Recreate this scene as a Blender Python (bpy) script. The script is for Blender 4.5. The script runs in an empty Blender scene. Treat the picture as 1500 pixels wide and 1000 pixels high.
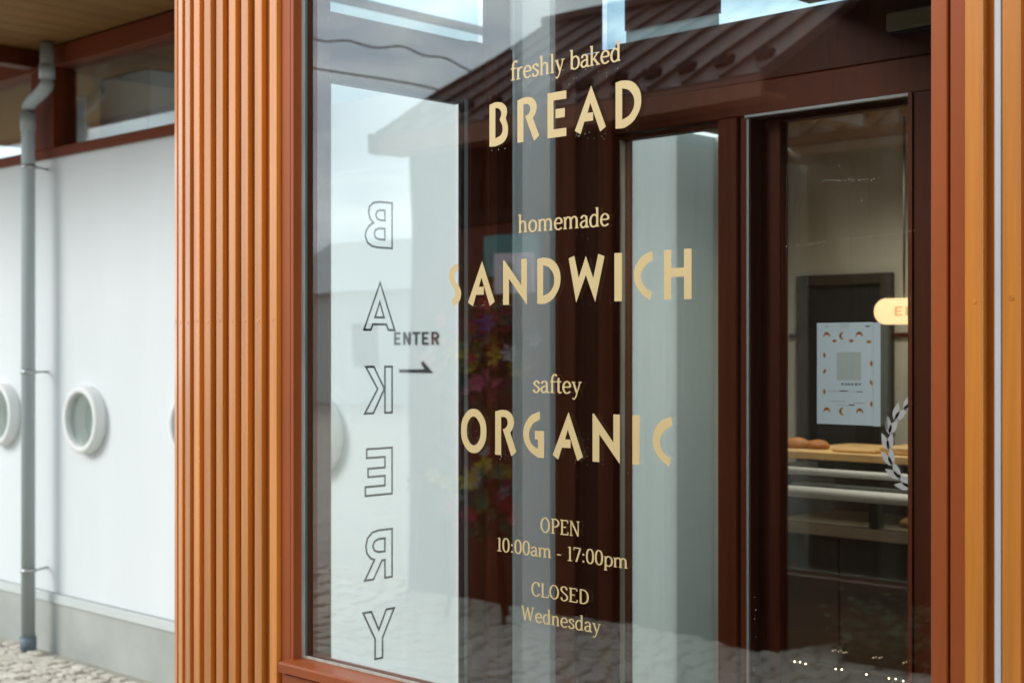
import bpy, bmesh, math, random
from mathutils import Vector, Matrix
random.seed(7)
R = math.radians
SC = bpy.context.scene
COL = SC.collection

# ------------------------------------------------------------------ camera
F = 2083.0                       # focal length in photo pixels (50 mm on 36 mm)
YAW = R(44.1)
FX, FY = -math.sin(YAW), math.cos(YAW)      # forward
RX, RY = math.cos(YAW), math.sin(YAW)       # right
EYE = 1.5
HOR = 515.0
cam_d = bpy.data.cameras.new('camera'); cam = bpy.data.objects.new('camera', cam_d)
COL.objects.link(cam); SC.camera = cam
cam.location = (0, 0, EYE); cam.rotation_euler = (R(90), 0, YAW)
cam_d.lens = 50; cam_d.sensor_width = 36; cam_d.shift_y = 0.010
cam_d.clip_start = 0.05; cam_d.clip_end = 500
cam_d.dof.use_dof = True; cam_d.dof.focus_distance = 2.62; cam_d.dof.aperture_fstop = 5.6

# ------------------------------------------------------------------ light
SUN_AZ, SUN_EL = R(215), R(50)               # compass-like: direction the light comes from
W = bpy.data.worlds.new('World'); SC.world = W; W.use_nodes = True
wn = W.node_tree; wn.nodes.clear()
def N(t, ty, **k):
    n = t.nodes.new(ty)
    for a, b in k.items(): setattr(n, a, b)
    return n
sdir = Vector((-0.50, -0.75, 0.46)).normalized()    # towards the sun
sky = N(wn, 'ShaderNodeTexSky', sky_type='NISHITA', sun_disc=False)
sky.sun_elevation = math.asin(sdir.z); sky.sun_rotation = math.atan2(sdir.x, sdir.y)
bg1 = N(wn, 'ShaderNodeBackground'); bg1.inputs[1].default_value = 0.10
wn.links.new(sky.outputs[0], bg1.inputs[0])
bg2 = N(wn, 'ShaderNodeBackground'); bg2.inputs[1].default_value = 1.0
tc = N(wn, 'ShaderNodeTexCoord'); mp = N(wn, 'ShaderNodeMapping'); mp.inputs['Scale'].default_value = (1.2, 1.2, 4.2)
n1 = N(wn, 'ShaderNodeTexNoise'); n1.inputs['Scale'].default_value = 3.6; n1.inputs['Detail'].default_value = 7; n1.inputs['Roughness'].default_value = .55
wn.links.new(tc.outputs['Generated'], mp.inputs[0]); wn.links.new(mp.outputs[0], n1.inputs[0])
cr = N(wn, 'ShaderNodeValToRGB'); cr.color_ramp.elements[0].position = .38; cr.color_ramp.elements[0].color = (.34, .47, .60, 1)
cr.color_ramp.elements[1].position = .60; cr.color_ramp.elements[1].color = (.88, .99, 1, 1)
wn.links.new(n1.outputs[0], cr.inputs[0]); wn.links.new(cr.outputs[0], bg2.inputs[0])
mr = N(wn, 'ShaderNodeMapRange'); mr.inputs[1].default_value = .30; mr.inputs[2].default_value = .46; mr.inputs[3].default_value = .45; mr.inputs[4].default_value = 1
wn.links.new(n1.outputs[0], mr.inputs[0])
mx = N(wn, 'ShaderNodeMixShader'); wo = N(wn, 'ShaderNodeOutputWorld')
wn.links.new(mr.outputs[0], mx.inputs[0]); wn.links.new(bg1.outputs[0], mx.inputs[1]); wn.links.new(bg2.outputs[0], mx.inputs[2])
wn.links.new(mx.outputs[0], wo.inputs[0])
sl = bpy.data.lights.new('sun', 'SUN'); sl.energy = 1.05; sl.angle = R(24); sl.color = (1, .965, .92)
so = bpy.data.objects.new('sun', sl); COL.objects.link(so)
so.rotation_euler = sdir.to_track_quat('Z', 'Y').to_euler()
SC.view_settings.view_transform = 'Standard'; SC.view_settings.look = 'None'
SC.view_settings.exposure = 1.0; SC.view_settings.gamma = 1
SC.view_settings.use_curve_mapping = False
SC.render.engine = 'CYCLES'
SC.cycles.max_bounces = 14; SC.cycles.transparent_max_bounces = 32; SC.cycles.glossy_bounces = 8
SC.cycles.use_denoising = True
SC.cycles.caustics_reflective = False; SC.cycles.caustics_refractive = False

# ------------------------------------------------------------------ measuring
def ry(x):
    u = (x-750)/F
    return FX+RX*u, FY+RY*u
def PX(x, Y):                 # world X of photo column x on a plane at depth Y parallel to the shop front
    a, b = ry(x); return a/b*Y
def PZ(x, y, Y):
    a, b = ry(x); return EYE+(HOR-y)/F*(Y/b)
def SY(x, X):                 # world Y of photo column x on a plane across (X constant)
    a, b = ry(x); return b/a*X
def SZ(x, y, X):
    a, b = ry(x); return EYE+(HOR-y)/F*(X/a)

# ------------------------------------------------------------------ materials
def mat(name, col, rough=.6, spec=.5, metal=0, coat=0, coat_r=.1, coat_ior=1.5, emit=None, es=1,
        noise=None, grain=None, bump=0, bscale=40, bdist=.002, alpha=None):
    m = bpy.data.materials.new(name); m.use_nodes = True; t = m.node_tree
    b = t.nodes['Principled BSDF']
    b.inputs['Base Color'].default_value = (*col, 1); b.inputs['Roughness'].default_value = rough
    b.inputs['Specular IOR Level'].default_value = spec; b.inputs['Metallic'].default_value = metal
    b.inputs['Coat Weight'].default_value = coat; b.inputs['Coat Roughness'].default_value = coat_r; b.inputs['Coat IOR'].default_value = coat_ior
    if emit: b.inputs['Emission Color'].default_value = (*emit, 1); b.inputs['Emission Strength'].default_value = es
    tcn = N(t, 'ShaderNodeTexCoord'); ob = N(t, 'ShaderNodeObjectInfo')
    def coords(sc):
        add = N(t, 'ShaderNodeVectorMath', operation='MULTIPLY_ADD')
        comb = N(t, 'ShaderNodeVectorMath', operation='SCALE'); comb.inputs[0].default_value = (37, 53, 71)
        t.links.new(ob.outputs['Random'], comb.inputs['Scale'])
        t.links.new(tcn.outputs['Object'], add.inputs[0]); add.inputs[1].default_value = sc
        t.links.new(comb.outputs[0], add.inputs[2]); return add
    if noise or grain:
        amt, sc = noise or grain
        c = coords(sc); n = N(t, 'ShaderNodeTexNoise'); n.inputs['Scale'].default_value = 1; n.inputs['Detail'].default_value = 6
        n.inputs['Roughness'].default_value = .6
        t.links.new(c.outputs[0], n.inputs[0])
        r = N(t, 'ShaderNodeMapRange'); r.inputs[1].default_value = .3; r.inputs[2].default_value = .7
        r.inputs[3].default_value = 1-amt; r.inputs[4].default_value = 1+amt
        t.links.new(n.outputs[0], r.inputs[0])
        mu = N(t, 'ShaderNodeVectorMath', operation='SCALE'); mu.inputs[0].default_value = col
        src = r.outputs[0]
        if grain:      # piece to piece variation
            rr = N(t, 'ShaderNodeMapRange'); rr.inputs[3].default_value = 1-amt*.6; rr.inputs[4].default_value = 1+amt*.6
            t.links.new(ob.outputs['Random'], rr.inputs[0])
            m2 = N(t, 'ShaderNodeMath', operation='MULTIPLY'); t.links.new(r.outputs[0], m2.inputs[0]); t.links.new(rr.outputs[0], m2.inputs[1]); src = m2.outputs[0]
        t.links.new(src, mu.inputs['Scale']); t.links.new(mu.outputs[0], b.inputs['Base Color'])
        rg = N(t, 'ShaderNodeMapRange'); rg.inputs[3].default_value = max(.02, rough-.08); rg.inputs[4].default_value = rough+.08
        t.links.new(n.outputs[0], rg.inputs[0]); t.links.new(rg.outputs[0], b.inputs['Roughness'])
    if bump:
        c = coords((bscale,)*3 if not isinstance(bscale, tuple) else bscale)
        n = N(t, 'ShaderNodeTexNoise'); n.inputs['Scale'].default_value = 1; n.inputs['Detail'].default_value = 5
        t.links.new(c.outputs[0], n.inputs[0])
        bp = N(t, 'ShaderNodeBump'); bp.inputs['Strength'].default_value = bump; bp.inputs['Distance'].default_value = bdist
        t.links.new(n.outputs[0], bp.inputs['Height']); t.links.new(bp.outputs[0], b.inputs['Normal'])
    return m

def glass(name, ior=1.7, tint=(.93, .96, .95), rough=0.0, ripple=0, gloss=(1, 1, 1)):
    m = bpy.data.materials.new(name); m.use_nodes = True; t = m.node_tree; t.nodes.clear()
    o = N(t, 'ShaderNodeOutputMaterial'); mxx = N(t, 'ShaderNodeMixShader')
    tr = N(t, 'ShaderNodeBsdfTransparent'); tr.inputs[0].default_value = (*tint, 1)
    gl = N(t, 'ShaderNodeBsdfGlossy'); gl.inputs['Roughness'].default_value = rough; gl.inputs[0].default_value = (*gloss, 1)
    fr = N(t, 'ShaderNodeFresnel'); ge = N(t, 'ShaderNodeNewGeometry')
    mi = N(t, 'ShaderNodeMix'); mi.data_type = 'FLOAT'     # same reflectance from both sides of a face
    t.links.new(ge.outputs['Backfacing'], mi.inputs[0]); mi.inputs[2].default_value = ior; mi.inputs[3].default_value = 1/ior
    t.links.new(mi.outputs[0], fr.inputs['IOR'])
    if ripple:
        tcn = N(t, 'ShaderNodeTexCoord'); n = N(t, 'ShaderNodeTexNoise'); n.inputs['Scale'].default_value = 2.2; n.inputs['Detail'].default_value = 1
        bp = N(t, 'ShaderNodeBump'); bp.inputs['Strength'].default_value = ripple; bp.inputs['Distance'].default_value = .01
        t.links.new(tcn.outputs['Object'], n.inputs[0]); t.links.new(n.outputs[0], bp.inputs['Height']); t.links.new(bp.outputs[0], gl.inputs['Normal'])
    t.links.new(fr.outputs[0], mxx.inputs[0]); t.links.new(tr.outputs[0], mxx.inputs[1]); t.links.new(gl.outputs[0], mxx.inputs[2])
    t.links.new(mxx.outputs[0], o.inputs[0])
    return m

M = {}
M['slat'] = mat('varnished_cedar', (.72, .235, .028), .5, spec=.3, coat=1, coat_r=.20, coat_ior=1.72, grain=(.24, (38, 38, 1.1)), bump=.4, bscale=(160, 160, 5), bdist=.0006)
M['slatback'] = mat('cedar_backing', (.40, .115, .012), .6, spec=.2, coat=0, coat_r=.3, grain=(.12, (30, 30, 1.5)))
M['frame'] = mat('red_brown_aluminium', (.40, .092, .024), .55, spec=.15, coat=.4, coat_r=.25, noise=(.14, (5, 5, 1.2)), bump=.12, bscale=90, bdist=.0004)
M['frame_dark'] = mat('dark_brown_timber', (.10, .019, .004), .6, spec=.2, coat=.08, coat_r=.3, grain=(.22, (26, 26, 1.5)))
M['frame_mid'] = mat('brown_timber', (.17, .036, .008), .6, spec=.2, coat=.1, coat_r=.3, grain=(.2, (26, 26, 1.5)))
M['bead'] = mat('silicone_bead', (.62, .60, .52), .5, noise=(.2, (30, 30, 6)))
M['gasket'] = mat('grey_green_glass_edge', (.09, .14, .13), .3)
M['glass'] = glass('window_glass', 1.98, (.985, .99, .985), ripple=.10)
M['glass_in'] = glass('inner_glass', 1.8, (.93, .95, .93))
M['glass_side'] = glass('side_glass', 1.45, (.955, .995, .995))
M['glass_tint'] = glass('tinted_transom_glass', 1.5, (.80, .90, .92))
M['glass_cl'] = glass('clerestory_glass', 1.9, (.9, .93, .92))
M['white'] = mat('white_render', (.765, .79, .80), .8, noise=(.03, (2.4, 2.4, .6)), bump=.25, bscale=220, bdist=.001)
M['plinth'] = mat('concrete_plinth', (.44, .455, .42), .85, noise=(.15, (2.6, 2.6, 2.6)), bump=.3, bscale=60, bdist=.002)
M['pl_trim'] = mat('pale_cement_band', (.62, .645, .635), .8, noise=(.05, (3, 3, 3)))
M['ring'] = mat('white_painted_ring', (.80, .80, .78), .5, noise=(.03, (8, 8, 8)))
M['port'] = mat('port_interior', (.52, .62, .58), .7)
M['pipe'] = mat('grey_pvc', (.40, .44, .45), .38, noise=(.06, (6, 6, 3)))
M['pipe_d'] = mat('grey_pvc_dark', (.13, .165, .19), .5)
M['steel'] = mat('brushed_steel', (.45, .46, .45), .35, metal=.8)
M['soffit'] = mat('soffit_plank', (.21, .105, .034), .65, spec=.1, grain=(.16, (22, 2, 22)))
M['beam'] = mat('red_brown_beam', (.17, .036, .011), .6, spec=.12, grain=(.12, (4, 20, 20)))
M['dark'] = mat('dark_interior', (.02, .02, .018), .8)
M['doorframe'] = mat('near_black_frame', (.045, .032, .02), .6)
M['beige'] = mat('beige_wall', (.60, .58, .49), .8, noise=(.04, (2, 2, 2)))
M['cream'] = mat('cream_wall', (.75, .75, .70), .7, noise=(.03, (2, 2, 2)))
M['ceilwood'] = mat('wood_ceiling', (.26, .15, .055), .6, grain=(.2, (20, 2, 20)))
M['stone'] = mat('sandstone_sett', (.60, .54, .455), .85, grain=(.16, (9, 9, 9)), bump=.8, bscale=34, bdist=.010)
M['ground'] = mat('mortar_ground', (.42, .385, .325), .9, noise=(.2, (3, 3, 3)), bump=.6, bscale=30, bdist=.008)
M['cream_vinyl'] = mat('cream_vinyl', (.74, .53, .25), .5, noise=(.03, (9, 9, 9)))
M['ink'] = mat('dark_ink', (.018, .014, .009), .6)
M['ink_wall'] = mat('black_letter', (.02, .022, .024), .6)
M['vinyl_white'] = mat('white_vinyl', (.82, .84, .84), .5)
M['paper'] = mat('poster_paper', (.66, .80, .87), .6)
M['crois'] = mat('croissant_print', (.50, .22, .04), .6)
M['crois_d'] = mat('croissant_print_stripe', (.10, .035, .01), .6)
M['grey_ink'] = mat('grey_print', (.12, .13, .14), .6)
M['pale_film'] = mat('pale_band_film', (.55, .64, .64), .45, coat=.5, noise=(.15, (14, 14, .3)))  # stands in for pale light bands; vertical streaks imitate their soft gradient
M['grey_film'] = mat('grey_band_film', (.46, .51, .50), .7, noise=(.05, (30, 30, .5)))  # grey tone imitating the duller light bands in the glass
M['roof'] = mat('brown_metal_roof', (.085, .045, .034), .6, spec=.3, noise=(.08, (2, 2, 2)))
M['fascia'] = mat('brown_fascia', (.20, .07, .03), .5)
M['wall_brown'] = mat('dark_brown_cladding', (.014, .005, .0025), .7, spec=.15, grain=(.25, (20, 20, 1.5)))
M['wall_black'] = mat('charcoal_cladding', (.013, .007, .004), .8, spec=.1, grain=(.25, (20, 20, 1.5)))
M['oak'] = mat('oak_top', (.66, .43, .19), .5, grain=(.18, (6, 20, 20)))
M['shelf'] = mat('grey_brown_shelf', (.36, .30, .21), .5, grain=(.15, (6, 20, 20)))
M['tube'] = mat('satin_rail', (.82, .82, .80), .4, metal=.1)
M['cab'] = mat('dark_cabinet', (.085, .088, .076), .5)
M['floor'] = mat('pale_tile_floor', (.38, .35, .29), .35, noise=(.06, (3, 3, 3)))
M['bread'] = mat('bread_crust', (.42, .17, .045), .6, noise=(.3, (30, 30, 30)), bump=.5, bscale=60, bdist=.003)
M['lamp'] = mat('lit_sign_panel', (.9, .75, .5), .5, emit=(1, .62, .30), es=.62)
M['lamp_ink'] = mat('sign_print', (.55, .30, .10), .6, emit=(1, .58, .28), es=.42)
M['bulb'] = mat('lit_fairy_bulb', (1, .8, .5), .5, emit=(1, .78, .48), es=5)
M['lens'] = mat('lit_lens', (1, .9, .7), .5, emit=(1, .86, .6), es=3)
M['sensor'] = mat('olive_grey_plastic', (.30, .27, .15), .5)
M['sensor_d'] = mat('smoked_plastic', (.01, .01, .014), .15)
M['leafg'] = mat('leaf_green', (.035, .075, .028), .6, grain=(.3, (9, 9, 9)))
M['red'] = mat('petal_red', (.38, .012, .02), .6); M['yellow'] = mat('petal_yellow', (.40, .28, .015), .6)
M['pw'] = mat('petal_white', (.42, .38, .38), .6); M['purple'] = mat('petal_purple', (.13, .045, .20), .6); M['pink'] = mat('petal_pink', (.40, .07, .14), .6)
M['card'] = mat('pale_pink_card', (.72, .62, .68), .6)
M['teal'] = mat('teal_print', (.06, .22, .22), .4, noise=(.5, (5, 5, 5)))
M['cable'] = mat('black_cable', (.015, .015, .015), .7)
M['far'] = mat('pale_far_wall', (.55, .56, .54), .8)
M['trim'] = mat('lilac_grey_trim', (.62, .58, .60), .5, noise=(.06, (20, 20, 8)))
M['alu'] = mat('pale_aluminium', (.50, .55, .56), .35, noise=(.06, (12, 12, 2)))

def translucent(m, f, col):
    t = m.node_tree; b = t.nodes['Principled BSDF']; o = [n for n in t.nodes if n.type == 'OUTPUT_MATERIAL'][0]
    tl = N(t, 'ShaderNodeBsdfTranslucent'); tl.inputs[0].default_value = (*col, 1); x = N(t, 'ShaderNodeMixShader'); x.inputs[0].default_value = f
    t.links.new(b.outputs[0], x.inputs[1]); t.links.new(tl.outputs[0], x.inputs[2]); t.links.new(x.outputs[0], o.inputs[0])
translucent(M['pale_film'], .75, (.93, .95, .95)); translucent(M['grey_film'], .6, (.70, .76, .76))

# ------------------------------------------------------------------ mesh helpers
def link(name, me, m=None, parent=None, loc=(0, 0, 0), rot=None):
    o = bpy.data.objects.new(name, me); COL.objects.link(o); o.location = loc
    if rot: o.rotation_euler = rot
    if m is not None and me is not None:
        me.materials.clear(); me.materials.append(m)
    if parent: o.parent = parent
    return o
def tm(name, bm):
    bmesh.ops.recalc_face_normals(bm, faces=bm.faces)
    me = bpy.data.meshes.new(name); bm.to_mesh(me); bm.free(); return me
def add_box(bm, x0, x1, y0, y1, z0, z1, bev=0):
    x0, x1 = sorted((x0, x1)); y0, y1 = sorted((y0, y1)); z0, z1 = sorted((z0, z1))
    r = bmesh.ops.create_cube(bm, size=1, matrix=Matrix.Translation(((x0+x1)/2, (y0+y1)/2, (z0+z1)/2)) @ Matrix.Diagonal((x1-x0, y1-y0, z1-z0, 1)))
    if bev:
        es = list({e for v in r['verts'] for e in v.link_edges})
        bmesh.ops.bevel(bm, geom=es, offset=bev, segments=1, affect='EDGES')
def box(name, x0, x1, y0, y1, z0, z1, m, parent=None, bev=0):
    """a box as an object whose origin is at the middle of its base"""
    x0, x1 = sorted((x0, x1)); y0, y1 = sorted((y0, y1)); z0, z1 = sorted((z0, z1))
    cx, cy = (x0+x1)/2, (y0+y1)/2
    bm = bmesh.new(); add_box(bm, x0-cx, x1-cx, y0-cy, y1-cy, 0, z1-z0, bev)
    l = Vector((cx, cy, z0))
    if parent: l -= Vector(parent.location)
    return link(name, tm(name, bm), m, parent, l)
def cyl(name, p0, p1, r, m, parent=None, seg=20, r1=None, smooth=True):
    p0, p1 = Vector(p0), Vector(p1); d = p1-p0
    bm = bmesh.new(); bmesh.ops.create_cone(bm, cap_ends=True, segments=seg, radius1=r, radius2=r if r1 is None else r1, depth=d.length)
    me = tm(name, bm)
    for p in me.polygons: p.use_smooth = smooth and len(p.vertices) == 4
    l = (p0+p1)/2
    if parent: l -= Vector(parent.location)
    o = link(name, me, m, parent, l); o.rotation_euler = d.to_track_quat('Z', 'Y').to_euler(); return o
def tube_bm(bm, pts, r, seg=10):
    pts = [Vector(p) for p in pts]; rings = []
    for i, p in enumerate(pts):
        d = (pts[min(i+1, len(pts)-1)]-pts[max(i-1, 0)]).normalized()
        a = d.cross(Vector((0, 0, 1))); a = a.normalized() if a.length > .01 else Vector((1, 0, 0)); b = d.cross(a)
        rings.append([bm.verts.new(p+(a*math.cos(2*math.pi*k/seg)+b*math.sin(2*math.pi*k/seg))*r) for k in range(seg)])
    for A, B in zip(rings, rings[1:]):
        for k in range(seg): bm.faces.new((A[k], A[(k+1) % seg], B[(k+1) % seg], B[k])).smooth = True
    bm.faces.new(rings[0]); bm.faces.new(rings[-1])
def tube(name, pts, r, m, parent=None, seg=10):
    o0 = Vector(parent.location) if parent else Vector(pts[0])
    bm = bmesh.new(); tube_bm(bm, [Vector(p)-o0 for p in pts], r, seg)
    return link(name, tm(name, bm), m, parent, (0, 0, 0) if parent else o0)
def tag(o, label=None, cat=None, group=None, kind=None):
    if label: o['label'] = label
    if cat: o['category'] = cat
    if group: o['group'] = group
    if kind: o['kind'] = kind
    return o
def empty(name, loc, label=None, cat=None, group=None, kind=None):
    o = bpy.data.objects.new(name, None); COL.objects.link(o); o.location = loc; o.empty_display_size = .1
    return tag(o, label, cat, group, kind)

# ------------------------------------------------------------------ ground
gnd = box('ground', -60, 60, -60, 60, -.3, -.012, M['ground']); tag(gnd, 'sandy mortar bed under the stone paving', kind='structure')
pav = empty('pavement', (-5, 2.5, 0), kind='structure', label='pale sandstone cobbled pavement along the shop front')
def stones(x0, x1, y0, y1, w, h):
    """irregular setts in running courses, corners jittered and shared so joints wander"""
    out = []; ny = int((y1-y0)/h)
    rnd = random.Random(int(x0*91+y0*13))
    rows = []
    for j in range(ny+1):
        rows.append(j*h+y0)
    for j in range(ny):
        x = x0+rnd.random()*w
        while x < x1:
            ww = w*(.6+.8*rnd.random())
            cx, cy = x+ww/2, y0+(j+.5)*h
            n = 9; pts = []
            for k in range(n):
                a = 2*math.pi*k/n
                sx = abs(math.cos(a))**.5*math.copysign(1, math.cos(a)); sy = abs(math.sin(a))**.5*math.copysign(1, math.sin(a))
                pts.append((sx*(ww/2-.004)*(1-.14*rnd.random()), sy*(h/2-.002)*(1-.16*rnd.random())+math.sin(cx*3+k)*.003))
            out.append((cx, cy+math.sin(cx*2.3)*.02, pts, rnd)); x += ww
    return out
def stone_bm(bm, cx, cy, pts, rnd):
    t = .004+.011*rnd.random(); tx, ty = (rnd.random()-.5)*.14, (rnd.random()-.5)*.16
    n = len(pts)
    lo = [bm.verts.new((cx+x, cy+y, -.03)) for x, y in pts]
    mi = [bm.verts.new((cx+x*.98, cy+y*.97, t-.006+x*tx+y*ty)) for x, y in pts]
    hi = [bm.verts.new((cx+x*.9, cy+y*.86, t+x*tx*1.2+y*ty*1.2+(rnd.random()-.5)*.004)) for x, y in pts]
    for A, B in ((lo, mi), (mi, hi)):
        for k in range(n): bm.faces.new((A[k], A[(k+1) % n], B[(k+1) % n], B[k]))
    bm.faces.new(hi)
near = stones(-8.2, -4.4, 2.72, 3.50, .105, .062)
vis = []
rest = []
for s in near:
    d = s[0]*FX+s[1]*FY; u = (s[0]*RX+s[1]*RY)/d; px = 750+u*F; py = HOR+EYE/d*F
    (vis if (-25 < px < 262 and py < 1012) else rest).append(s)
for cx, cy, pts, rnd in vis[:300]:
    bm = bmesh.new(); stone_bm(bm, 0, 0, pts, rnd)
    link('paving_stone', tm('paving_stone', bm), M['stone'], pav, (cx+5, cy-2.5, 0))
bm = bmesh.new()
for s in rest+stones(-10, -8.3, 1.4, 3.5, .105, .062)+stones(-4.4, -3.1, 2.72, 3.5, .105, .062)+stones(-9.5, -3.1, 2.0, 2.71, .13, .09)+stones(-9.5, 1.5, -2.3, 1.90, .15, .10):
    stone_bm(bm, s[0]+5, s[1]-2.5, s[2], s[3])
so_ = link('paving_stones', tm('paving_stones', bm), M['stone'], pav); so_['kind'] = 'stuff'

# ------------------------------------------------------------------ white building on the left
WY = 3.54; EX = -4.9
wb = empty('white_building', (-6.5, WY, 0), 'low white rendered building with round portholes and a strip of windows under its eaves', 'building')
# wall with round openings: built as a ring-cut sheet with real thickness
ports = [PX(9, WY), PX(131, WY), PX(291, WY), PX(466, WY)]
PORTZ = PZ(126, 614, WY)
PR_ = .146
def wall_with_holes(x0, x1, z0, z1, cs, cz, r, depth):
    bm = bmesh.new(); seg = 40; q = .26
    xs = [x0]
    for c in sorted(cs): xs += [c-q, c+q]
    xs.append(x1)
    def quad(a, b, c, d): 
        vs = [bm.verts.new((x, 0, z)) for x, z in (a, b, c, d)]; bm.faces.new(vs)
    for i in range(0, len(xs)-1):
        a, b = xs[i], xs[i+1]
        if i % 2 == 0: quad((a, z0), (b, z0), (b, z1), (a, z1))
        else:
            quad((a, z0), (b, z0), (b, cz-q), (a, cz-q)); quad((a, cz+q), (b, cz+q), (b, z1), (a, z1))
            c = (a+b)/2; outer = []; inner = []; back = []
            for k in range(seg):
                t = 2*math.pi*k/seg; ct, st = math.cos(t), math.sin(t); s = q/max(abs(ct), abs(st))
                outer.append(bm.verts.new((c+ct*s, 0, cz+st*s))); inner.append(bm.verts.new((c+ct*r, 0, cz+st*r))); back.append(bm.verts.new((c+ct*r, depth, cz+st*r)))
            for k in range(seg):
                k2 = (k+1) % seg
                bm.faces.new((outer[k], outer[k2], inner[k2], inner[k])); bm.faces.new((inner[k], inner[k2], back[k2], back[k])).smooth = True
    # top, back rim
    for z in (z0, z1):
        vs = [bm.verts.new(v) for v in ((x0, 0, z), (x1, 0, z), (x1, depth, z), (x0, depth, z))]; bm.faces.new(vs)
    vs = [bm.verts.new(v) for v in ((x1, 0, z0), (x1, depth, z0), (x1, depth, z1), (x1, 0, z1))]; bm.faces.new(vs)
    vs = [bm.verts.new(v) for v in ((x0, depth, z1), (x0, depth, z0), (x1, depth, z0), (x1, depth, z1))]; bm.faces.new(vs)
    me = bpy.data.meshes.new('wall'); bmesh.ops.remove_doubles(bm, verts=bm.verts, dist=1e-5); bm.to_mesh(me); bm.free(); return me
WTOP = 2.475
link('wall', wall_with_holes(-10+6.5, -3.42+6.5, .29, WTOP, [p+6.5 for p in ports], PORTZ, PR_, .16), M['white'], wb)
box('plinth', -10, -3.40, WY-.012, WY+.2, -.05, .286, M['plinth'], wb, .004)
box('base_trim', -10, -3.41, WY-.022, WY-.0125, .243, .290, M['pl_trim'], wb, .002)
for i, p in enumerate(ports):
    pw = bpy.data.objects.new('porthole_window', None); COL.objects.link(pw); pw.parent = wb; pw.location = (p+6.5, 0, PORTZ)
    bm = bmesh.new(); seg = 48; ro, ri = .164, .130
    prof = [(ro, -.001), (ro, -.050), (ro-.006, -.058), (ri+.006, -.058), (ri, -.052), (ri, .10)]
    rg = [[bm.verts.new((math.cos(2*math.pi*k/seg)*r, y, math.sin(2*math.pi*k/seg)*r)) for k in range(seg)] for r, y in prof]
    for A, B in zip(rg, rg[1:]):
        for k in range(seg): bm.faces.new((A[k], A[(k+1) % seg], B[(k+1) % seg], B[k])).smooth = True
    me = tm('ring', bm); link('ring', me, M['ring'], pw)
    bm = bmesh.new(); bmesh.ops.create_circle(bm, cap_ends=True, segments=48, radius=.1298, matrix=Matrix.Translation((0, -.030, 0)) @ Matrix.Rotation(R(90), 4, 'X'))
    r = bmesh.ops.extrude_face_region(bm, geom=bm.faces[:]); bmesh.ops.translate(bm, vec=(0, .006, 0), verts=[v for v in r['geom'] if isinstance(v, bmesh.types.BMVert)])
    link('pane', tm('pane', bm), M['glass_cl'], pw)
    bm = bmesh.new(); bmesh.ops.create_circle(bm, cap_ends=True, segments=32, radius=.145, matrix=Matrix.Translation((0, .05, 0)) @ Matrix.Rotation(R(90), 4, 'X'))
    link('inner_panel', tm('inner_panel', bm), M['port'], pw)
# clerestory
box('sill_rail', -10, EX, WY-.03, WY+.10, WTOP, WTOP+.045, M['beam'], wb, .003)
box('head_beam', -10, EX, WY-.05, WY+.08, 2.915, 3.015, M['beam'], wb, .003)
CZ0, CZ1 = WTOP+.045, 2.915
for a, b in ((PX(56, WY), PX(89, WY)), (-5.02, EX), (-9.1, -8.95)):
    box('mullion', a, b, WY-.04, WY+.09, CZ0, CZ1, M['beam'], wb, .003)
for a, b in ((-8.95, PX(56, WY)), (PX(89, WY), -5.02)):
    box('clerestory_pane', a, b, WY+.02, WY+.028, CZ0, CZ1, M['glass_cl'], wb)
# eaves boards running outwards
x = -9.7; EAVE = 2.27
while x < EX-.02:
    box('soffit_board', x+.002, x+.148, EAVE+.03, WY-.052, 3.018, 3.034, M['soffit'], wb, .003); x += .15
box('roof', -9.9, EX, EAVE, 5.6, 3.04, 3.075, M['roof'], wb)
box('eaves_fascia', -9.9, EX, EAVE, EAVE+.028, 2.985, 3.038, M['beam'], wb, .002)
cb = PX(40, 3.4)
box('cross_beam', cb-.16, cb-.06, EAVE+.03, WY-.06, 2.93, 3.016, M['frame_dark'], wb, .003)
# inside of the strip of rooms behind the clerestory
box('back_wall', -9.9, EX-.02, 5.5, 5.56, 0, 1.2, M['frame_dark'], wb)
for a in (-9.3, -8.4, -7.5, -6.6, -5.7): box('back_mullion', a, a+.07, 5.5, 5.55, 1.2, 2.99, M['beam'], wb)
box('end_wall', EX-.06, EX, WY+.12, 5.5, 0, 3.03, M['white'], wb)
box('inner_ceiling', -9.9, EX-.08, WY+.10, 5.48, 3.0, 3.02, M['soffit'], wb)
box('duct_casing', PX(150, 3.8), PX(222, 3.8), 3.78, 4.15, 2.3, 2.90, M['white'], wb, .01)
box('duct_pipe', PX(104, 3.8), PX(127, 3.8), 3.70, 3.80, 2.3, 2.84, M['white'], wb, .01)
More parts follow.
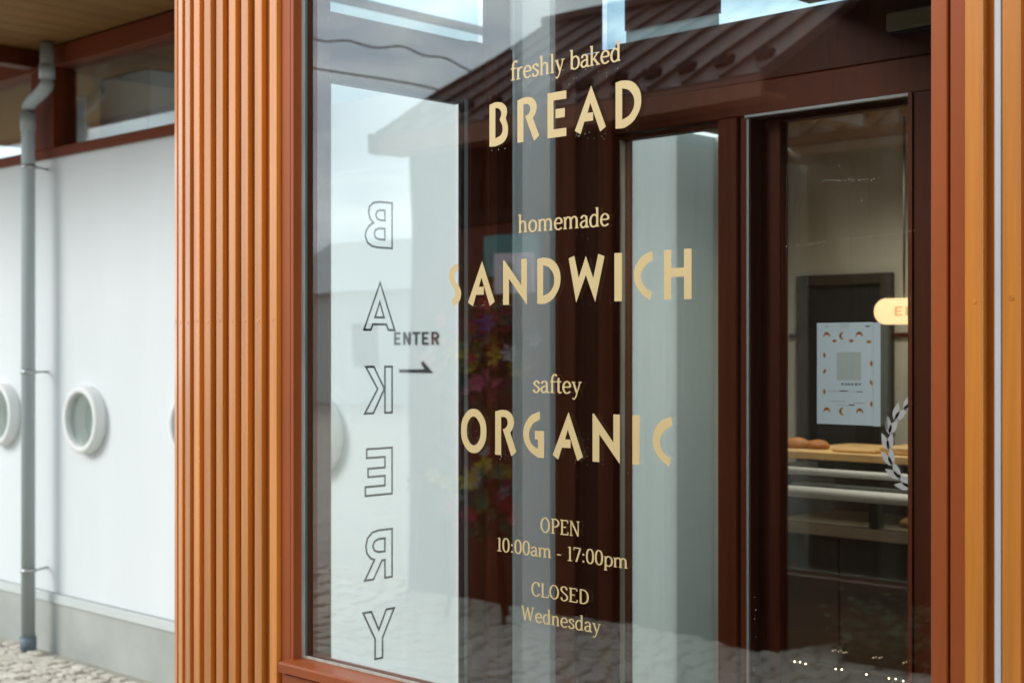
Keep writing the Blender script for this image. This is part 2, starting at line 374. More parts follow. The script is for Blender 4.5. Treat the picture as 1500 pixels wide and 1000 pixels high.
# text on the white wall: ENTER and an arrow
def strip_bm(bm, pts, a, b, depth, closed=False, T=None):
    """elliptical-nib stroke; T maps (x,y,depth) to a point"""
    n = len(pts); L = []; Rr = []
    for i in range(n):
        if closed: p, q = pts[i-1], pts[(i+1) % n]
        else: p, q = pts[max(i-1, 0)], pts[min(i+1, n-1)]
        dx, dy = q[0]-p[0], q[1]-p[1]; l = math.hypot(dx, dy) or 1
        nx, ny = -dy/l*a, dx/l*b
        L.append(bm.verts.new(T(pts[i][0]+nx, pts[i][1]+ny, depth))); Rr.append(bm.verts.new(T(pts[i][0]-nx, pts[i][1]-ny, depth)))
    for i in range(n if closed else n-1):
        j = (i+1) % n
        bm.faces.new((L[i], L[j], Rr[j], Rr[i]))
def catmull(P, closed=False, k=6):
    out = []; n = len(P)
    for i in range(n if closed else n-1):
        g = (lambda j: P[j % n]) if closed else (lambda j: P[max(0, min(n-1, j))])
        p0, p1, p2, p3 = g(i-1), g(i), g(i+1), g(i+2)
        for s in range(k):
            t = s/k
            out.append(tuple(.5*((2*p1[c])+(-p0[c]+p2[c])*t+(2*p0[c]-5*p1[c]+4*p2[c]-p3[c])*t*t+(-p0[c]+3*p1[c]-3*p2[c]+p3[c])*t**3) for c in (0, 1)))
    if not closed: out.append(P[-1])
    return out
BOLD = {'E': [[(.12, 0), (.12, 1)], [(.1, .91), (.6, .91)], [(.1, .5), (.54, .5)], [(.1, .09), (.6, .09)]],
        'N': [[(.12, 0), (.12, 1)], [(.12, 1), (.58, 0)], [(.58, 0), (.58, 1)]],
        'T': [[(.34, 0), (.34, 1)], [(.0, .91), (.68, .91)]],
        'R': [[(.12, 0), (.12, 1)], 'c', [(.1, .91), (.4, .9), (.56, .76), (.5, .54), (.1, .47)], [(.34, .5), (.6, 0)]],
        'J': ['c', [(.0, .18), (.16, .07), (.34, .16), (.38, .4)], [(.38, .35), (.38, 1)]],
        'O': ['o', [(.1, .5), (.18, .86), (.36, .93), (.56, .86), (.62, .5), (.56, .14), (.36, .07), (.18, .14)]],
        'Y': [[(.34, 0), (.34, .5)], [(.34, .45), (.06, 1)], [(.34, .45), (.62, 1)]],
        'B': [[(.12, 0), (.12, 1)], 'c', [(.1, .91), (.4, .88), (.52, .74), (.42, .56), (.1, .52)], 'c', [(.1, .52), (.44, .48), (.58, .28), (.46, .1), (.1, .09)]],
        'A': [[(.04, 0), (.36, 1)], [(.68, 0), (.36, 1)], [(.18, .3), (.54, .3)]],
        'K': [[(.12, 0), (.12, 1)], [(.12, .42), (.56, 1)], [(.26, .6), (.62, 0)]]}
def glyph_strokes(g):
    mode = 'l'
    for s in g:
        if isinstance(s, str): mode = s; continue
        if mode == 'c': yield catmull(s), False
        elif mode == 'o': yield catmull(s, True), True
        else: yield s, False
        mode = 'l'
def bold_word(name, word, x0, x1, z0, z1, Y, m, parent, a=.095, b=.085, dirn=-1, adv=.80):
    wtot = adv*len(word)-.12; sx = (x1-x0)/wtot; sz = z1-z0; k = 0
    bm = bmesh.new(); off = Vector(parent.location) if parent else Vector((0, 0, 0))
    for i, c in enumerate(word):
        for pts, cl in glyph_strokes(BOLD[c]):
            T = lambda x, y, d: Vector((x0+(i*adv+x)*sx, Y+dirn*d, z0+y*sz))-off
            strip_bm(bm, pts, a, b, .0006+k*.00012, cl, T); k += 1
    return link(name, tm(name, bm), m, parent)
bold_word('lettering', 'ENTER', PX(577, WY), PX(644, WY), PZ(610, 505, WY), PZ(610, 486, WY), WY, M['ink_wall'], wb)
ax0, ax1 = PX(585, WY)+6.5, PX(635, WY)+6.5; az = PZ(610, 543.5, WY)
bm = bmesh.new()
for f in ([(ax0, az-.006), (ax1, az-.006), (ax1-.05, az+.008), (ax0, az+.006)], [(ax1, az-.006), (ax1-.055, az+.038), (ax1-.068, az+.030), (ax1-.04, az-.0)]):
    bm.faces.new([bm.verts.new((x, -.0016-.0003*(f[1][1] > az), z)) for x, z in f])
link('arrow', tm('arrow', bm), M['ink_wall'], wb)

# downpipe
py_ = 3.42
dx = PX(41.5, py_); dz = PZ(41, 940, py_)
dp = empty('downpipe', (dx, py_, 0), 'grey plastic rainwater downpipe with a swan neck in front of the white wall', 'pipe')
ux = PX(69, py_)
z1, z2 = PZ(41, 160, py_), PZ(69, 122, py_)
pts = [(dx, py_, .08), (dx, py_, z1-.03)] + [(dx+(ux-dx)*(.5-.5*math.cos(math.pi*t/8)) if 0 < t < 8 else (dx if t == 0 else ux), py_, z1+(z2-z1)*t/8) for t in range(0, 9)]+[(ux, py_, z2+.03), (ux, py_, 3.01)]
tube('pipe', pts, .034, M['pipe'], dp, 20)
cyl('pipe_collar', (dx, py_, z1-.11), (dx, py_, z1-.02), .0385, M['pipe'], dp, 24)
cyl('pipe_collar', (ux, py_, z2+.02), (ux, py_, z2+.09), .0385, M['pipe'], dp, 24)
cyl('pipe_boot', (dx, py_, 0), (dx, py_, .08), .040, M['pipe_d'], dp, 24)
for yy in (242, 545, 838):
    zz = PZ(55, yy, py_)
    br = cyl('bracket', (dx, py_, zz-.010), (dx, py_, zz+.010), .037, M['steel'], dp, 24)
    cyl('bracket_arm', (dx+.03, py_, zz), (PX(70, WY), WY, zz), .006, M['steel'], dp, 8)

# ------------------------------------------------------------------ slatted cedar column, left
SLY = 1.962; ZT = 3.02
col = empty('slatted_column', (-2.75, 1.95, 0), 'rounded corner column clad in orange cedar slats left of the shop window', 'column')
sw, sd = .0275, .015
bm = bmesh.new(); add_box(bm, -sw/2, sw/2, 0, sd, .0, ZT, .0009)
slat_me = tm('slat', bm); slat_me.materials.append(M['slat'])
bm = bmesh.new(); bmesh.ops.create_cone(bm, cap_ends=True, segments=14, radius1=.0042, radius2=.0038, depth=.001, matrix=Matrix.Translation((0, -.0004, 0)) @ Matrix.Rotation(R(90), 4, 'X'))
plug_me = tm('screw_plug', bm); plug_me.materials.append(M['slat'])
def slat(x, y, ang, parent):
    o = link('slat', slat_me, None, parent, (x-parent.location.x, y-parent.location.y, 0), (0, 0, ang))
    for z in (EYE+.075, EYE-.90, EYE+1.05):
        link('screw_plug', plug_me, None, o, (0, 0, z+random.uniform(-.003, .003)))
xs = [PX((a+b)/2, SLY) for a, b in ((395, 405), (373, 383.5), (353.5, 363), (335, 345), (317, 326), (299, 308.5))]
path = [(x, SLY, 0.) for x in xs]
x, y = xs[-1], SLY
for ph in (4, 8, 13, 20, 32, 46, 60, 74, 86, 90, 90, 90):
    x -= .0515*math.cos(R(ph)); y += .0515*math.sin(R(ph)); path.append((x, y, -R(ph)))
for x, y, a in path: slat(x, y, a, col)
bm = bmesh.new()
# backing follows the slats, set back by their depth
bp = [(PX(411.3, SLY+sd), SLY, 0.)]+path
prev = None
for x, y, a in bp:
    sec = []
    for d in (sd-.002, sd+.014):
        for z in (0, ZT): sec.append(bm.verts.new((x-math.sin(a)*d-col.location.x, y+math.cos(a)*d-col.location.y, z)))
    if prev:
        for k, l in ((0, 1), (1, 3), (3, 2), (2, 0)): bm.faces.new((prev[k], prev[l], sec[l], sec[k]))
    else: bm.faces.new((sec[0], sec[1], sec[3], sec[2]))
    prev = sec
bm.faces.new((prev[0], prev[2], prev[3], prev[1]))
link('backing_board', tm('backing_board', bm), M['slatback'], col)

# right hand slatted panel
rp = empty('slatted_panel', (-.85, 1.95, 0), 'orange cedar slat wall panel right of the shop window with a thin grey strip', 'wall panel')
RSY = 1.94
x0 = PX(1413, RSY); w_ = PX(1440, RSY)-x0; pit = PX(1467, RSY)-x0
for i in range(9): slat(x0+w_/2+i*pit, RSY, 0, rp)
box('backing_board', -.972, -.42, RSY+sd-.002, RSY+sd+.016, 0, ZT, M['slatback'], rp)
box('trim_strip', PX(1457.5, 1.94), PX(1466.6, 1.94)-.0005, 1.9385, 1.962, 0, ZT, M['trim'], rp)

# ------------------------------------------------------------------ shop window
GY = 2.0
win = empty('shop_window', (-1.8, GY, 0), 'large shop window in a red-brown frame with cream bakery lettering', 'window')
XL = PX(446, GY); XR = PX(1376, GY); ZS = .80; ZH = 2.80
FYF = GY-.027
a0, a1, a2 = PX(412, FYF), PX(425.3, FYF), PX(432, FYF)
box('jamb', a0, a1, FYF, GY+.03, .0, ZT, M['frame'], win, .0015)
box('jamb', a1+.002, XL-.003, FYF-.0015, GY-.004, ZS-.004, ZH, M['frame'], win, .0015)
box('jamb', a1, XL, GY-.002, GY+.075, .0, ZT, M['frame_mid'], win)
box('glazing_bead', XL-.003, XL+.0075, GY-.006, GY-.0008, ZS, ZH, M['bead'], win)
box('glazing_gasket', XL+.008, XL+.014, GY-.004, GY-.0008, ZS, ZH, M['gasket'], win)
b0, b1, b2 = PX(1387.5, FYF), PX(1390.5, FYF), PX(1412.5, FYF)
box('jamb', XR, b0, FYF, GY+.05, ZS-.004, ZH, M['frame'], win, .0015)
box('jamb', b1, b2, FYF+.002, GY+.05, .0, ZT, M['frame'], win, .0015)
box('shadow_groove', b0, b1, FYF+.012, GY+.04, 0, ZT, M['frame_dark'], win)
box('shadow_groove', a1-.0003, a1+.0024, FYF+.006, GY+.02, ZS-.03, ZT, M['frame_dark'], win)
# sill
def sill():
    bm = bmesh.new(); ox, oy = -1.8, GY
    prof = [(-.060, -.022), (-.060, -.004), (-.056, 0), (.0, .004), (.0, -.022)]
    ends = []
    for x in (a1-.002, b0-.001):
        ends.append([bm.verts.new((x-ox, y, ZS+z)) for y, z in prof])
    n = len(prof)
    for k in range(n): bm.faces.new((ends[0][k], ends[0][(k+1) % n], ends[1][(k+1) % n], ends[1][k]))
    bm.faces.new(ends[0]); bm.faces.new(ends[1]); return tm('sill', bm)
link('sill', sill(), M['frame'], win)
box('apron', a1-.002, b0, FYF-.022, GY-.004, ZS-.18, ZS-.0265, M['frame'], win, .002)
box('kick_panel', a1, b0, GY-.008, GY+.05, 0, ZS-.181, M['slatback'], win)
box('glazing_bead', XL+.004, XR, GY-.005, GY-.0008, ZS+.0042, ZS+.0095, M['bead'], win)
box('inner_sill', XL, XR, GY+.010, GY+.060, ZS-.03, ZS-.003, M['frame_mid'], win, .002)
box('head', a1, b1, FYF, GY+.06, ZH, ZT, M['frame'], win, .002)
box('glass_pane', XL-.002, XR+.002, GY, GY+.006, ZS+.0005, ZH, M['glass'], win)

# deco capitals: contours, third value 1 = smooth point
DECO = {
 'B': [[(0, 0), (0, .965), (.40, 1, 1), (.82, .91, 1), (.95, .76, 1), (.88, .60), (1, .36, 1), (.88, .12, 1), (.42, 0, 1)],
       [(.32, .87), (.52, .84, 1), (.64, .73, 1), (.55, .585), (.70, .42, 1), (.66, .26, 1), (.32, .17)]],
 'R': [[(0, 0), (0, .96), (.38, 1, 1), (.74, .93, 1), (.88, .77, 1), (.83, .61, 1), (.71, .51), (1, .09), (.76, -.01), (.36, .57), (.52, .62, 1), (.59, .73, 1), (.50, .83, 1), (.28, .845), (.28, 0)]],
 'E': [[(0, 0), (1, 0), (1, .18), (.32, .18), (.32, .82), (1, .82), (1, 1), (0, 1)], [(.43, .42), (.92, .42), (.92, .62), (.43, .62)]],
 'A': [[(.53, 1.01), (0, .08), (.19, -.01), (.31, .25), (.595, .25), (.595, .43), (.415, .43), (.505, .64), (.82, -.01), (1, .08)]],
 'D': [[(0, 0), (0, .98), (.30, 1, 1), (.78, .88, 1), (1, .55, 1), (.82, .20, 1), (.40, .01, 1)], [(.26, .84), (.55, .76, 1), (.735, .52, 1), (.58, .27, 1), (.26, .17)]],
 'S': [[(.66, 1), (.17, .88, 1), (.0, .70, 1), (.22, .51, 1), (.48, .37, 1), (.50, .25, 1), (.24, .16), (.38, 0), (.85, .12, 1), (1, .30, 1), (.84, .46, 1), (.50, .61, 1), (.46, .74, 1), (.80, .86)]],
 'N': [[(0, 0), (0, 1), (.05, 1), (.765, .42), (.765, 1), (1, 1), (1, -.015), (.25, .58), (.25, 0)]],
 'W': [[(0, .95), (.16, 1), (.285, .52), (.485, .98), (.69, .50), (.83, 1.01), (1, .95), (.745, 0), (.485, .58), (.215, 0)]],
 'I': [[(0, 0), (1, 0), (1, 1), (0, 1)]],
 'C': [[(.93, 1), (1, .83), (.60, .70, 1), (.375, .50, 1), (.58, .27, 1), (.93, .165), (.83, 0), (.30, .19, 1), (0, .52, 1), (.34, .87, 1)]],
 'H': [[(0, 0), (.27, 0), (.27, .45), (.73, .45), (.73, 0), (1, 0), (1, 1), (.73, 1), (.73, .63), (.27, .63), (.27, 1), (0, 1)]],
 'O': [[(.5, 1, 1), (.86, .85, 1), (1, .5, 1), (.86, .15, 1), (.5, 0, 1), (.14, .15, 1), (0, .5, 1), (.14, .85, 1)], [(.5, .825, 1), (.70, .72, 1), (.775, .5, 1), (.70, .28, 1), (.5, .175, 1), (.30, .28, 1), (.225, .5, 1), (.30, .72, 1)]],
 'G': [[(.80, 1), (.80, .83), (.43, .70, 1), (.28, .48, 1), (.42, .28, 1), (.71, .19), (.71, .39), (.56, .39), (.56, .58), (1, .58), (1, 0), (.72, .0), (.26, .16, 1), (0, .50, 1), (.30, .87, 1)]],
}
def filled(name, contours, X0, X1, Z0, Z1, Yf, m, parent):
    cu = bpy.data.curves.new(name, 'CURVE'); cu.dimensions = '2D'; cu.fill_mode = 'BOTH'; cu.extrude = .00012; cu.resolution_u = 8
    for c in contours:
        sp = cu.splines.new('BEZIER'); sp.bezier_points.add(len(c)-1); sp.use_cyclic_u = True
        for bpnt, p in zip(sp.bezier_points, c):
            bpnt.co = (p[0]*(X1-X0), p[1]*(Z1-Z0), 0)
            ty = 'AUTO' if len(p) > 2 else 'VECTOR'
            bpnt.handle_left_type = bpnt.handle_right_type = ty
    t = bpy.data.objects.new('tmp', cu); COL.objects.link(t)
    dg = bpy.context.evaluated_depsgraph_get(); me = bpy.data.meshes.new_from_object(t.evaluated_get(dg))
    bpy.data.objects.remove(t); bpy.data.curves.remove(cu); me.name = name
    return link(name, me, m, parent, Vector((X0, Yf, Z0))-Vector(parent.location), (R(90), 0, 0))
LY = GY-.0005
def deco_word(word, spans, z0, z1):
    for c, (a, b) in zip(word, spans):
        filled('painted_letter', DECO[c], PX(a, LY), PX(b, LY), z0, z1, LY, M['cream_vinyl'], win)
deco_word('BREAD', [(717, 744.2), (758, 790), (802, 829.6), (842, 887.5), (901.7, 939.3)], 1.907, 1.993)
deco_word('SANDWICH', [(657.5, 675.5), (685.5, 724.8), (737, 772), (787, 821), (833, 885.5), (900, 911), (928.5, 957), (972.5, 1013)], 1.592, 1.680)
deco_word('ORGANIC', [(675.5, 712.5), (725.5, 756.5), (766.5, 797), (809.5, 854), (868, 908), (926.5, 937), (956, 985)], 1.2965, 1.3855)

# flecks of dried adhesive left round the letters and a few scratches on the pane
rn = random.Random(11); bm = bmesh.new()
def fleck(px, py, s):
    X_, Z_ = PX(px, LY), PZ(px, py, LY)
    a = rn.random()*6.28; q = [(s*math.cos(a+k*1.5708)*(1 if k % 2 else rn.uniform(.3, 1)), s*math.sin(a+k*1.5708)*(1 if k % 2 else .5)) for k in range(4)]
    bm.faces.new([bm.verts.new((X_+x-win.location.x, LY-.00005-win.location.y, Z_+z)) for x, z in q])
for (xa, xb, ya_, yb2_, n) in ((718, 745, 214, 222, 10), (757, 800, 205, 222, 16), (842, 890, 194, 204, 26), (900, 940, 180, 192, 12), (770, 905, 96, 124, 40), (688, 726, 440, 452, 22),
    (733, 905, 438, 449, 26), (683, 708, 612, 662, 34), (722, 760, 660, 676, 18), (842, 862, 640, 684, 34), (866, 890, 672, 684, 14), (700, 1010, 690, 700, 10), (760, 895, 340, 350, 14),
    (1104, 1108, 862, 990, 16), (1380, 1381, 0, 1, 0), (1190, 1290, 240, 300, 22), (460, 640, 880, 990, 20)):
    for _ in range(int(n*.6)): fleck(rn.uniform(xa, xb), rn.uniform(ya_, yb2_), rn.choice((.0006, .0008, .0012)))
def scratch(x0_, y0_, x1_, y1_, n=14):
    for k in range(n):
        t = k/n+rn.uniform(-.01, .01)
        if rn.random() < .75: fleck(x0_+(x1_-x0_)*t, y0_+(y1_-y0_)*t+rn.uniform(-1.2, 1.2), .0009)
scratch(1150, 362, 1340, 338, 60); scratch(1205, 265, 1290, 262, 26); scratch(1001, 430, 998, 740, 60)
o = link('adhesive_flecks', tm('adhesive_flecks', bm), M['bead'], win); o['kind'] = 'stuff'

# low contrast serif for the small lines, drawn with an elliptical nib
_bowl = [(.12, .50), (.24, .63), (.38, .65), (.51, .52), (.54, .33), (.50, .13), (.37, .02), (.23, .03), (.12, .12)]
def sf(x0, x1, y): return ['s', [(x0, y), (x1, y)]]
def arch(x): return ['c', [(x, .47), (x+.10, .61), (x+.22, .64), (x+.315, .55), (x+.34, .40)], [(x+.34, 0), (x+.34, .42)]]
SER = {
 'a': (.55, ['c', [(.09, .50), (.14, .61), (.26, .645), (.37, .58), (.395, .44), (.395, .12), (.43, .025), (.53, .05)], 'c', [(.39, .385), (.22, .355), (.09, .27), (.07, .14), (.16, .025), (.28, .04), (.39, .14)]]),
 'b': (.63, [[(.12, .02), (.12, 1.03)]]+sf(.01, .12, 1.0)+['c', _bowl]),
 'd': (.62, ['c', [(.46, .52), (.35, .635), (.22, .64), (.10, .50), (.065, .32), (.10, .12), (.21, .015), (.35, .04), (.46, .14)], [(.46, 0), (.46, 1.03)]]+sf(.35, .46, 1.0)+sf(.46, .57, .03)),
 'e': (.56, ['t', [(.09, .35), (.47, .35)], 'c', [(.47, .35), (.45, .53), (.31, .645), (.16, .59), (.075, .42), (.075, .24), (.16, .06), (.31, .015), (.48, .11)]]),
 'f': (.39, ['c', [(.43, .93), (.37, 1.02), (.26, .99), (.185, .86), (.175, .60)], [(.175, 0), (.175, .64)], 't', [(.04, .63), (.37, .63)]]+sf(.05, .31, .03)),
 'h': (.64, [[(.12, 0), (.12, 1.03)]]+sf(.01, .12, 1.0)+sf(.01, .23, .03)+arch(.12)+sf(.36, .57, .03)),
 'k': (.61, [[(.12, 0), (.12, 1.03)]]+sf(.01, .12, 1.0)+sf(.01, .23, .03)+['t', [(.14, .25), (.46, .62)], [(.24, .37), (.50, .02)]]+sf(.34, .56, .625)+sf(.38, .60, .03)),
 'l': (.30, [[(.13, 0), (.13, 1.03)]]+sf(.02, .13, 1.0)+sf(.02, .25, .03)),
 'm': (.98, [[(.12, 0), (.12, .64)]]+sf(.01, .12, .62)+sf(.01, .23, .03)+arch(.12)+sf(.36, .56, .03)+arch(.46)+sf(.70, .91, .03)),
 'n': (.64, [[(.12, 0), (.12, .64)]]+sf(.01, .12, .62)+sf(.01, .23, .03)+arch(.12)+sf(.36, .57, .03)),
 'o': (.59, ['o', [(.065, .33), (.12, .55), (.28, .645), (.44, .55), (.50, .33), (.44, .11), (.28, .015), (.12, .11)]]),
 'p': (.63, [[(.12, -.29), (.12, .64)]]+sf(.01, .12, .62)+sf(.01, .24, -.27)+['c', _bowl]),
 'r': (.44, [[(.12, 0), (.12, .64)]]+sf(.01, .12, .62)+sf(.01, .26, .03)+['c', [(.12, .42), (.20, .57), (.30, .64), (.40, .60)]]),
 's': (.47, ['c', [(.37, .49), (.33, .61), (.22, .645), (.11, .59), (.09, .48), (.20, .38), (.33, .29), (.38, .17), (.30, .04), (.18, .015), (.09, .06), (.06, .18)]]),
 't': (.40, ['c', [(.175, .84), (.175, .60), (.175, .35), (.18, .13), (.23, .03), (.36, .06)], 't', [(.03, .63), (.34, .63)]]),
 'y': (.58, [[(.10, .63), (.31, .04)], 'ct', [(.49, .63), (.31, .04), (.22, -.20), (.13, -.29), (.04, -.24)]]+sf(.0, .21, .625)+sf(.39, .58, .625)),
 'O': (.76, ['o', [(.07, .5), (.14, .82), (.35, .985), (.56, .82), (.63, .5), (.56, .18), (.35, .015), (.14, .18)]]),
 'P': (.66, [[(.14, 0), (.14, 1)], 'c', [(.1, .965), (.38, .95), (.53, .82), (.53, .62), (.38, .48), (.14, .46)]]+sf(.02, .28, .03)+sf(.02, .16, .97)),
 'E': (.66, [[(.14, 0), (.14, 1)], 't', [(.02, .965), (.54, .965)], 't', [(.02, .035), (.56, .035)], 't', [(.14, .52), (.42, .52)], 't', [(.54, .97), (.54, .80)], 't', [(.56, .03), (.56, .22)]]),
 'N': (.78, ['t', [(.12, 0), (.12, 1)], [(.12, .98), (.60, .02)], 't', [(.60, 0), (.60, 1)]]+sf(.01, .24, .03)+sf(.01, .14, .97)+sf(.49, .71, .97)),
 'C': (.68, ['c', [(.57, .74), (.53, .90), (.35, .985), (.15, .84), (.07, .5), (.15, .16), (.35, .015), (.50, .07), (.58, .22)], 't', [(.575, .72), (.575, .97)]]),
 'L': (.60, [[(.14, 0), (.14, 1)], 't', [(.02, .035), (.54, .035)], 't', [(.54, .03), (.54, .24)]]+sf(.02, .28, .97)),
 'S': (.60, ['c', [(.46, .78), (.42, .92), (.28, .985), (.13, .91), (.09, .76), (.18, .61), (.36, .48), (.49, .33), (.47, .13), (.31, .015), (.15, .05), (.09, .22)]]),
 'D': (.74, [[(.14, 0), (.14, 1)], 'c', [(.1, .965), (.36, .96), (.56, .80), (.62, .5), (.56, .2), (.36, .04), (.1, .035)]]),
 'W': (1.02, [[(.10, 1), (.28, .02)], 't', [(.28, .02), (.48, .95)], [(.48, .95), (.68, .02)], 't', [(.68, .02), (.88, 1)]]+sf(.0, .22, .97)+sf(.78, .98, .97)),
 '1': (.46, [[(.24, 0), (.24, .99)]]+sf(.1, .24, .93)+sf(.08, .40, .03)),
 '0': (.60, ['o', [(.07, .5), (.12, .85), (.28, .985), (.44, .85), (.49, .5), (.44, .15), (.28, .015), (.12, .15)]]),
 '7': (.56, ['t', [(.04, .955), (.50, .955)], 't', [(.045, .96), (.045, .78)], ['x']][:4]+[[(.49, .95), (.20, 0)]]),
 ':': (.30, [[(.13, .03), (.13, .15)], [(.13, .50), (.13, .62)]]),
 '-': (.42, ['t', [(.06, .33), (.34, .33)]]),
 ' ': (.30, []),
}
def serif_line(text, xa, xb, xr, yb, cap):
    """xa, xb: photo columns of its ends; baseline measured at column xr, row yb"""
    z0 = PZ(xr, yb, LY); x0, x1 = PX(xa, LY), PX(xb, LY)
    tot = sum(SER[c][0] for c in text)-.08; sx = (x1-x0)/tot; bm = bmesh.new(); cur = 0; k = 0
    ox = Vector(win.location)
    for c in text:
        adv, g = SER[c]; mode = 'l'
        for s in g:
            if isinstance(s, str): mode = s; continue
            if not isinstance(s[0], tuple): continue
            closed = mode == 'o'
            pts = catmull(s, closed) if mode in ('c', 'o', 'ct') else s
            a, b = (.062, .040)
            if mode in ('t', 'ct'): a, b = .036, .038
            if mode == 's': a, b = .03, .030
            T = lambda x, y, d: Vector((x0+(cur+x)*sx, LY-d, z0+y*cap))-ox
            strip_bm(bm, pts, a, b, k % 12*.00006, closed, T); k += 1; mode = 'l'
        cur += adv
    return link('painted_lettering', tm('painted_lettering', bm), M['cream_vinyl'], win)
serif_line('freshly baked', 747.5, 908, 748, 119, .0362)
serif_line('homemade', 759, 891.5, 760, 341.3, .0348)
serif_line('saftey', 780.5, 850, 785.6, 574.8, .0345)
serif_line('OPEN', 791.5, 849, 810, 781, .0285)
serif_line('10:00am - 17:00pm', 727, 919, 731, 806.8, .0272)
serif_line('CLOSED', 778, 862, 797, 874.5, .0268)
serif_line('Wednesday', 763.5, 878.5, 771, 908, .0275)

# ------------------------------------------------------------------ side window of the porch
SX = -2.6
sw_ = empty('side_window', (SX, 2.3, 0), 'tall narrow side window of the porch with mirrored black outline letters', 'window')
ya, yb_ = SY(474, SX)+.0, SY(675.5, SX); ZW = 2.14
box('frame_stile', SX-.05, SX, 2.002+.028, ya, .1, ZT-.05, M['frame_mid'], sw_, .002)
box('pale_jamb', SX-.05, SX+.002, ya+.0005, SY(484.5, SX), .25, ZW, M['pale_film'], sw_)
box('top_rail', SX-.05, SX, ya, yb_+.05, ZW, 2.29, M['frame_dark'], sw_, .002)
box('bottom_rail', SX-.05, SX, ya, yb_, .1, .32, M['frame_dark'], sw_, .002)
box('glass_pane', SX-.026, SX-.020, ya+.03, yb_, .32, ZW, M['glass_side'], sw_)
box('edge_trim', SX-.004, SX+.005, SY(673, SX), SY(678, SX), .32, ZW-.0005, M['ink'], sw_)
box('edge_trim', SX-.018, SX+.004, ya+.032, SY(673, SX)-.0005, ZW-.014, ZW-.0005, M['ink'], sw_)
box('edge_trim', SX-.004, SX+.004, SY(678, SX)+.0005, SY(684, SX), .3, ZW, M['alu'], sw_)
box('transom_pane', SX-.03, SX-.024, ya, SY(710, SX), 2.293, ZT-.06, M['glass_tint'], sw_)
def outline_letter(polys, z0, z1, y_stem=2.2825, w=.0845, th=.0027, hole_smooth=True):
    bm = bmesh.new(); k = 0
    for P, sm in polys:
        P = catmull(P, True, 5) if sm else P
        n = len(P); W2 = []
        pts = [(y_stem-x*w, z0+z*(z1-z0)) for x, z in P]
        for i in range(n):
            p, c, q = Vector(pts[i-1]), Vector(pts[i]), Vector(pts[(i+1) % n])
            d1, d2 = (c-p).normalized(), (q-c).normalized(); t = (d1+d2).normalized() if (d1+d2).length > 1e-4 else d1
            nn = Vector((-t.y, t.x)); s = th/max(.45, nn.dot(Vector((-d1.y, d1.x))))
            W2.append((bm.verts.new((.0012-.0002*k, c.x+nn.x*s-2.3, c.y+nn.y*s)), bm.verts.new((.0012-.0002*k, c.x-nn.x*s-2.3, c.y-nn.y*s))))
        for i in range(n):
            j = (i+1) % n; bm.faces.new((W2[i][0], W2[j][0], W2[j][1], W2[i][1]))
        k += 1
    o = link('outline_letter', tm('outline_letter', bm), M['ink'], sw_, (-.0195, 0, 0)); return o
def rnd_poly(*p): return list(p)
OL = {
 'B': [([(0, 0), (0, 1), (.48, 1), (.70, .97), (.84, .88), (.88, .76), (.83, .62), (.70, .53), (.86, .46), (.97, .34), (1, .22), (.92, .09), (.76, .02), (.52, 0)], 0),
       ([(.27, .60), (.27, .82), (.44, .82), (.56, .79), (.61, .71), (.56, .63), (.44, .60)], 0), ([(.27, .18), (.27, .42), (.48, .42), (.62, .38), (.67, .30), (.62, .21), (.48, .18)], 0)],
 'A': [([(-.1, 0), (.45, 1.02), (1.05, 0), (.80, 0), (.72, .12), (.22, .12), (.14, 0)], 0), ([(.30, .27), (.46, .60), (.64, .27)], 0)],
 'K': [([(0, 0), (0, 1), (.27, 1), (.27, 0)], 0), ([(.29, .52), (.68, 1), (.98, 1), (.54, .52), (1.02, 0), (.70, 0)], 0)],
 'E': [([(0, 0), (0, 1), (.95, 1), (.95, .81), (.27, .81), (.27, .58), (.90, .58), (.90, .40), (.27, .40), (.27, .19), (1, .19), (1, 0)], 0)],
 'R': [([(0, 0), (0, 1), (.50, 1), (.74, .97), (.92, .86), (.98, .70), (.94, .55), (.80, .44), (.66, .40), (1.02, 0), (.70, 0), (.38, .37), (.27, .37), (.27, 0)], 0),
       ([(.27, .55), (.27, .82), (.50, .82), (.66, .78), (.72, .69), (.66, .59), (.50, .55)], 0)],
 'Y': [([(.36, 0), (.36, .42), (-.08, 1), (.22, 1), (.50, .60), (.78, 1), (1.08, 1), (.64, .42), (.64, 0)], 0)]}
tt = SX/ry(563)[0]
for c, (t0, t1) in zip('BAKERY', ((295, 362), (415, 483), (537, 605), (657, 725), (777, 848), (895, 965))):
    o = outline_letter(OL[c], EYE+(HOR-t1)/F*tt, EYE+(HOR-t0)/F*tt)

# ------------------------------------------------------------------ porch inner side: stile, added strip for a pale light band, corner
PY = 2.90
sl_ = empty('light_band_strip', (SX, 2.75, 0), 'added floor to ceiling frosted strip imitating a pale light band, between dark brown posts', 'window')
y1_, y2_, y3_ = SY(684, SX)+.0005, SY(747, SX), SY(822, SX)
box('post', SX-.010, SX+.012, y1_, y2_, 0, 2.29, M['frame_dark'], sl_, .003)
box('post_face', SX-.06, SX+.026, y1_+.05, y1_+.085, 0, 2.29, M['frame_mid'], sl_, .003)
box('post', SX-.010, SX, SY(711, SX), y2_, 2.291, ZT-.05, M['frame_dark'], sl_)
box('band_pane', SX-.03, SX-.022, y2_, y3_, 0, ZT-.05, M['pale_film'], sl_)  # added pane imitating a pale light band in the glass
box('band_back_strip', SX-.034, SX-.0315, y2_+.0005, y2_+.035, 0, ZT-.05, M['grey_film'], sl_)  # added strip that varies the brightness across the imitated band
box('band_strip', SX-.0215, SX-.0200, y2_+.040, y2_+.068, 0, ZT-.05, M['pale_film'], sl_)  # added strips painting brighter lines into the imitated band
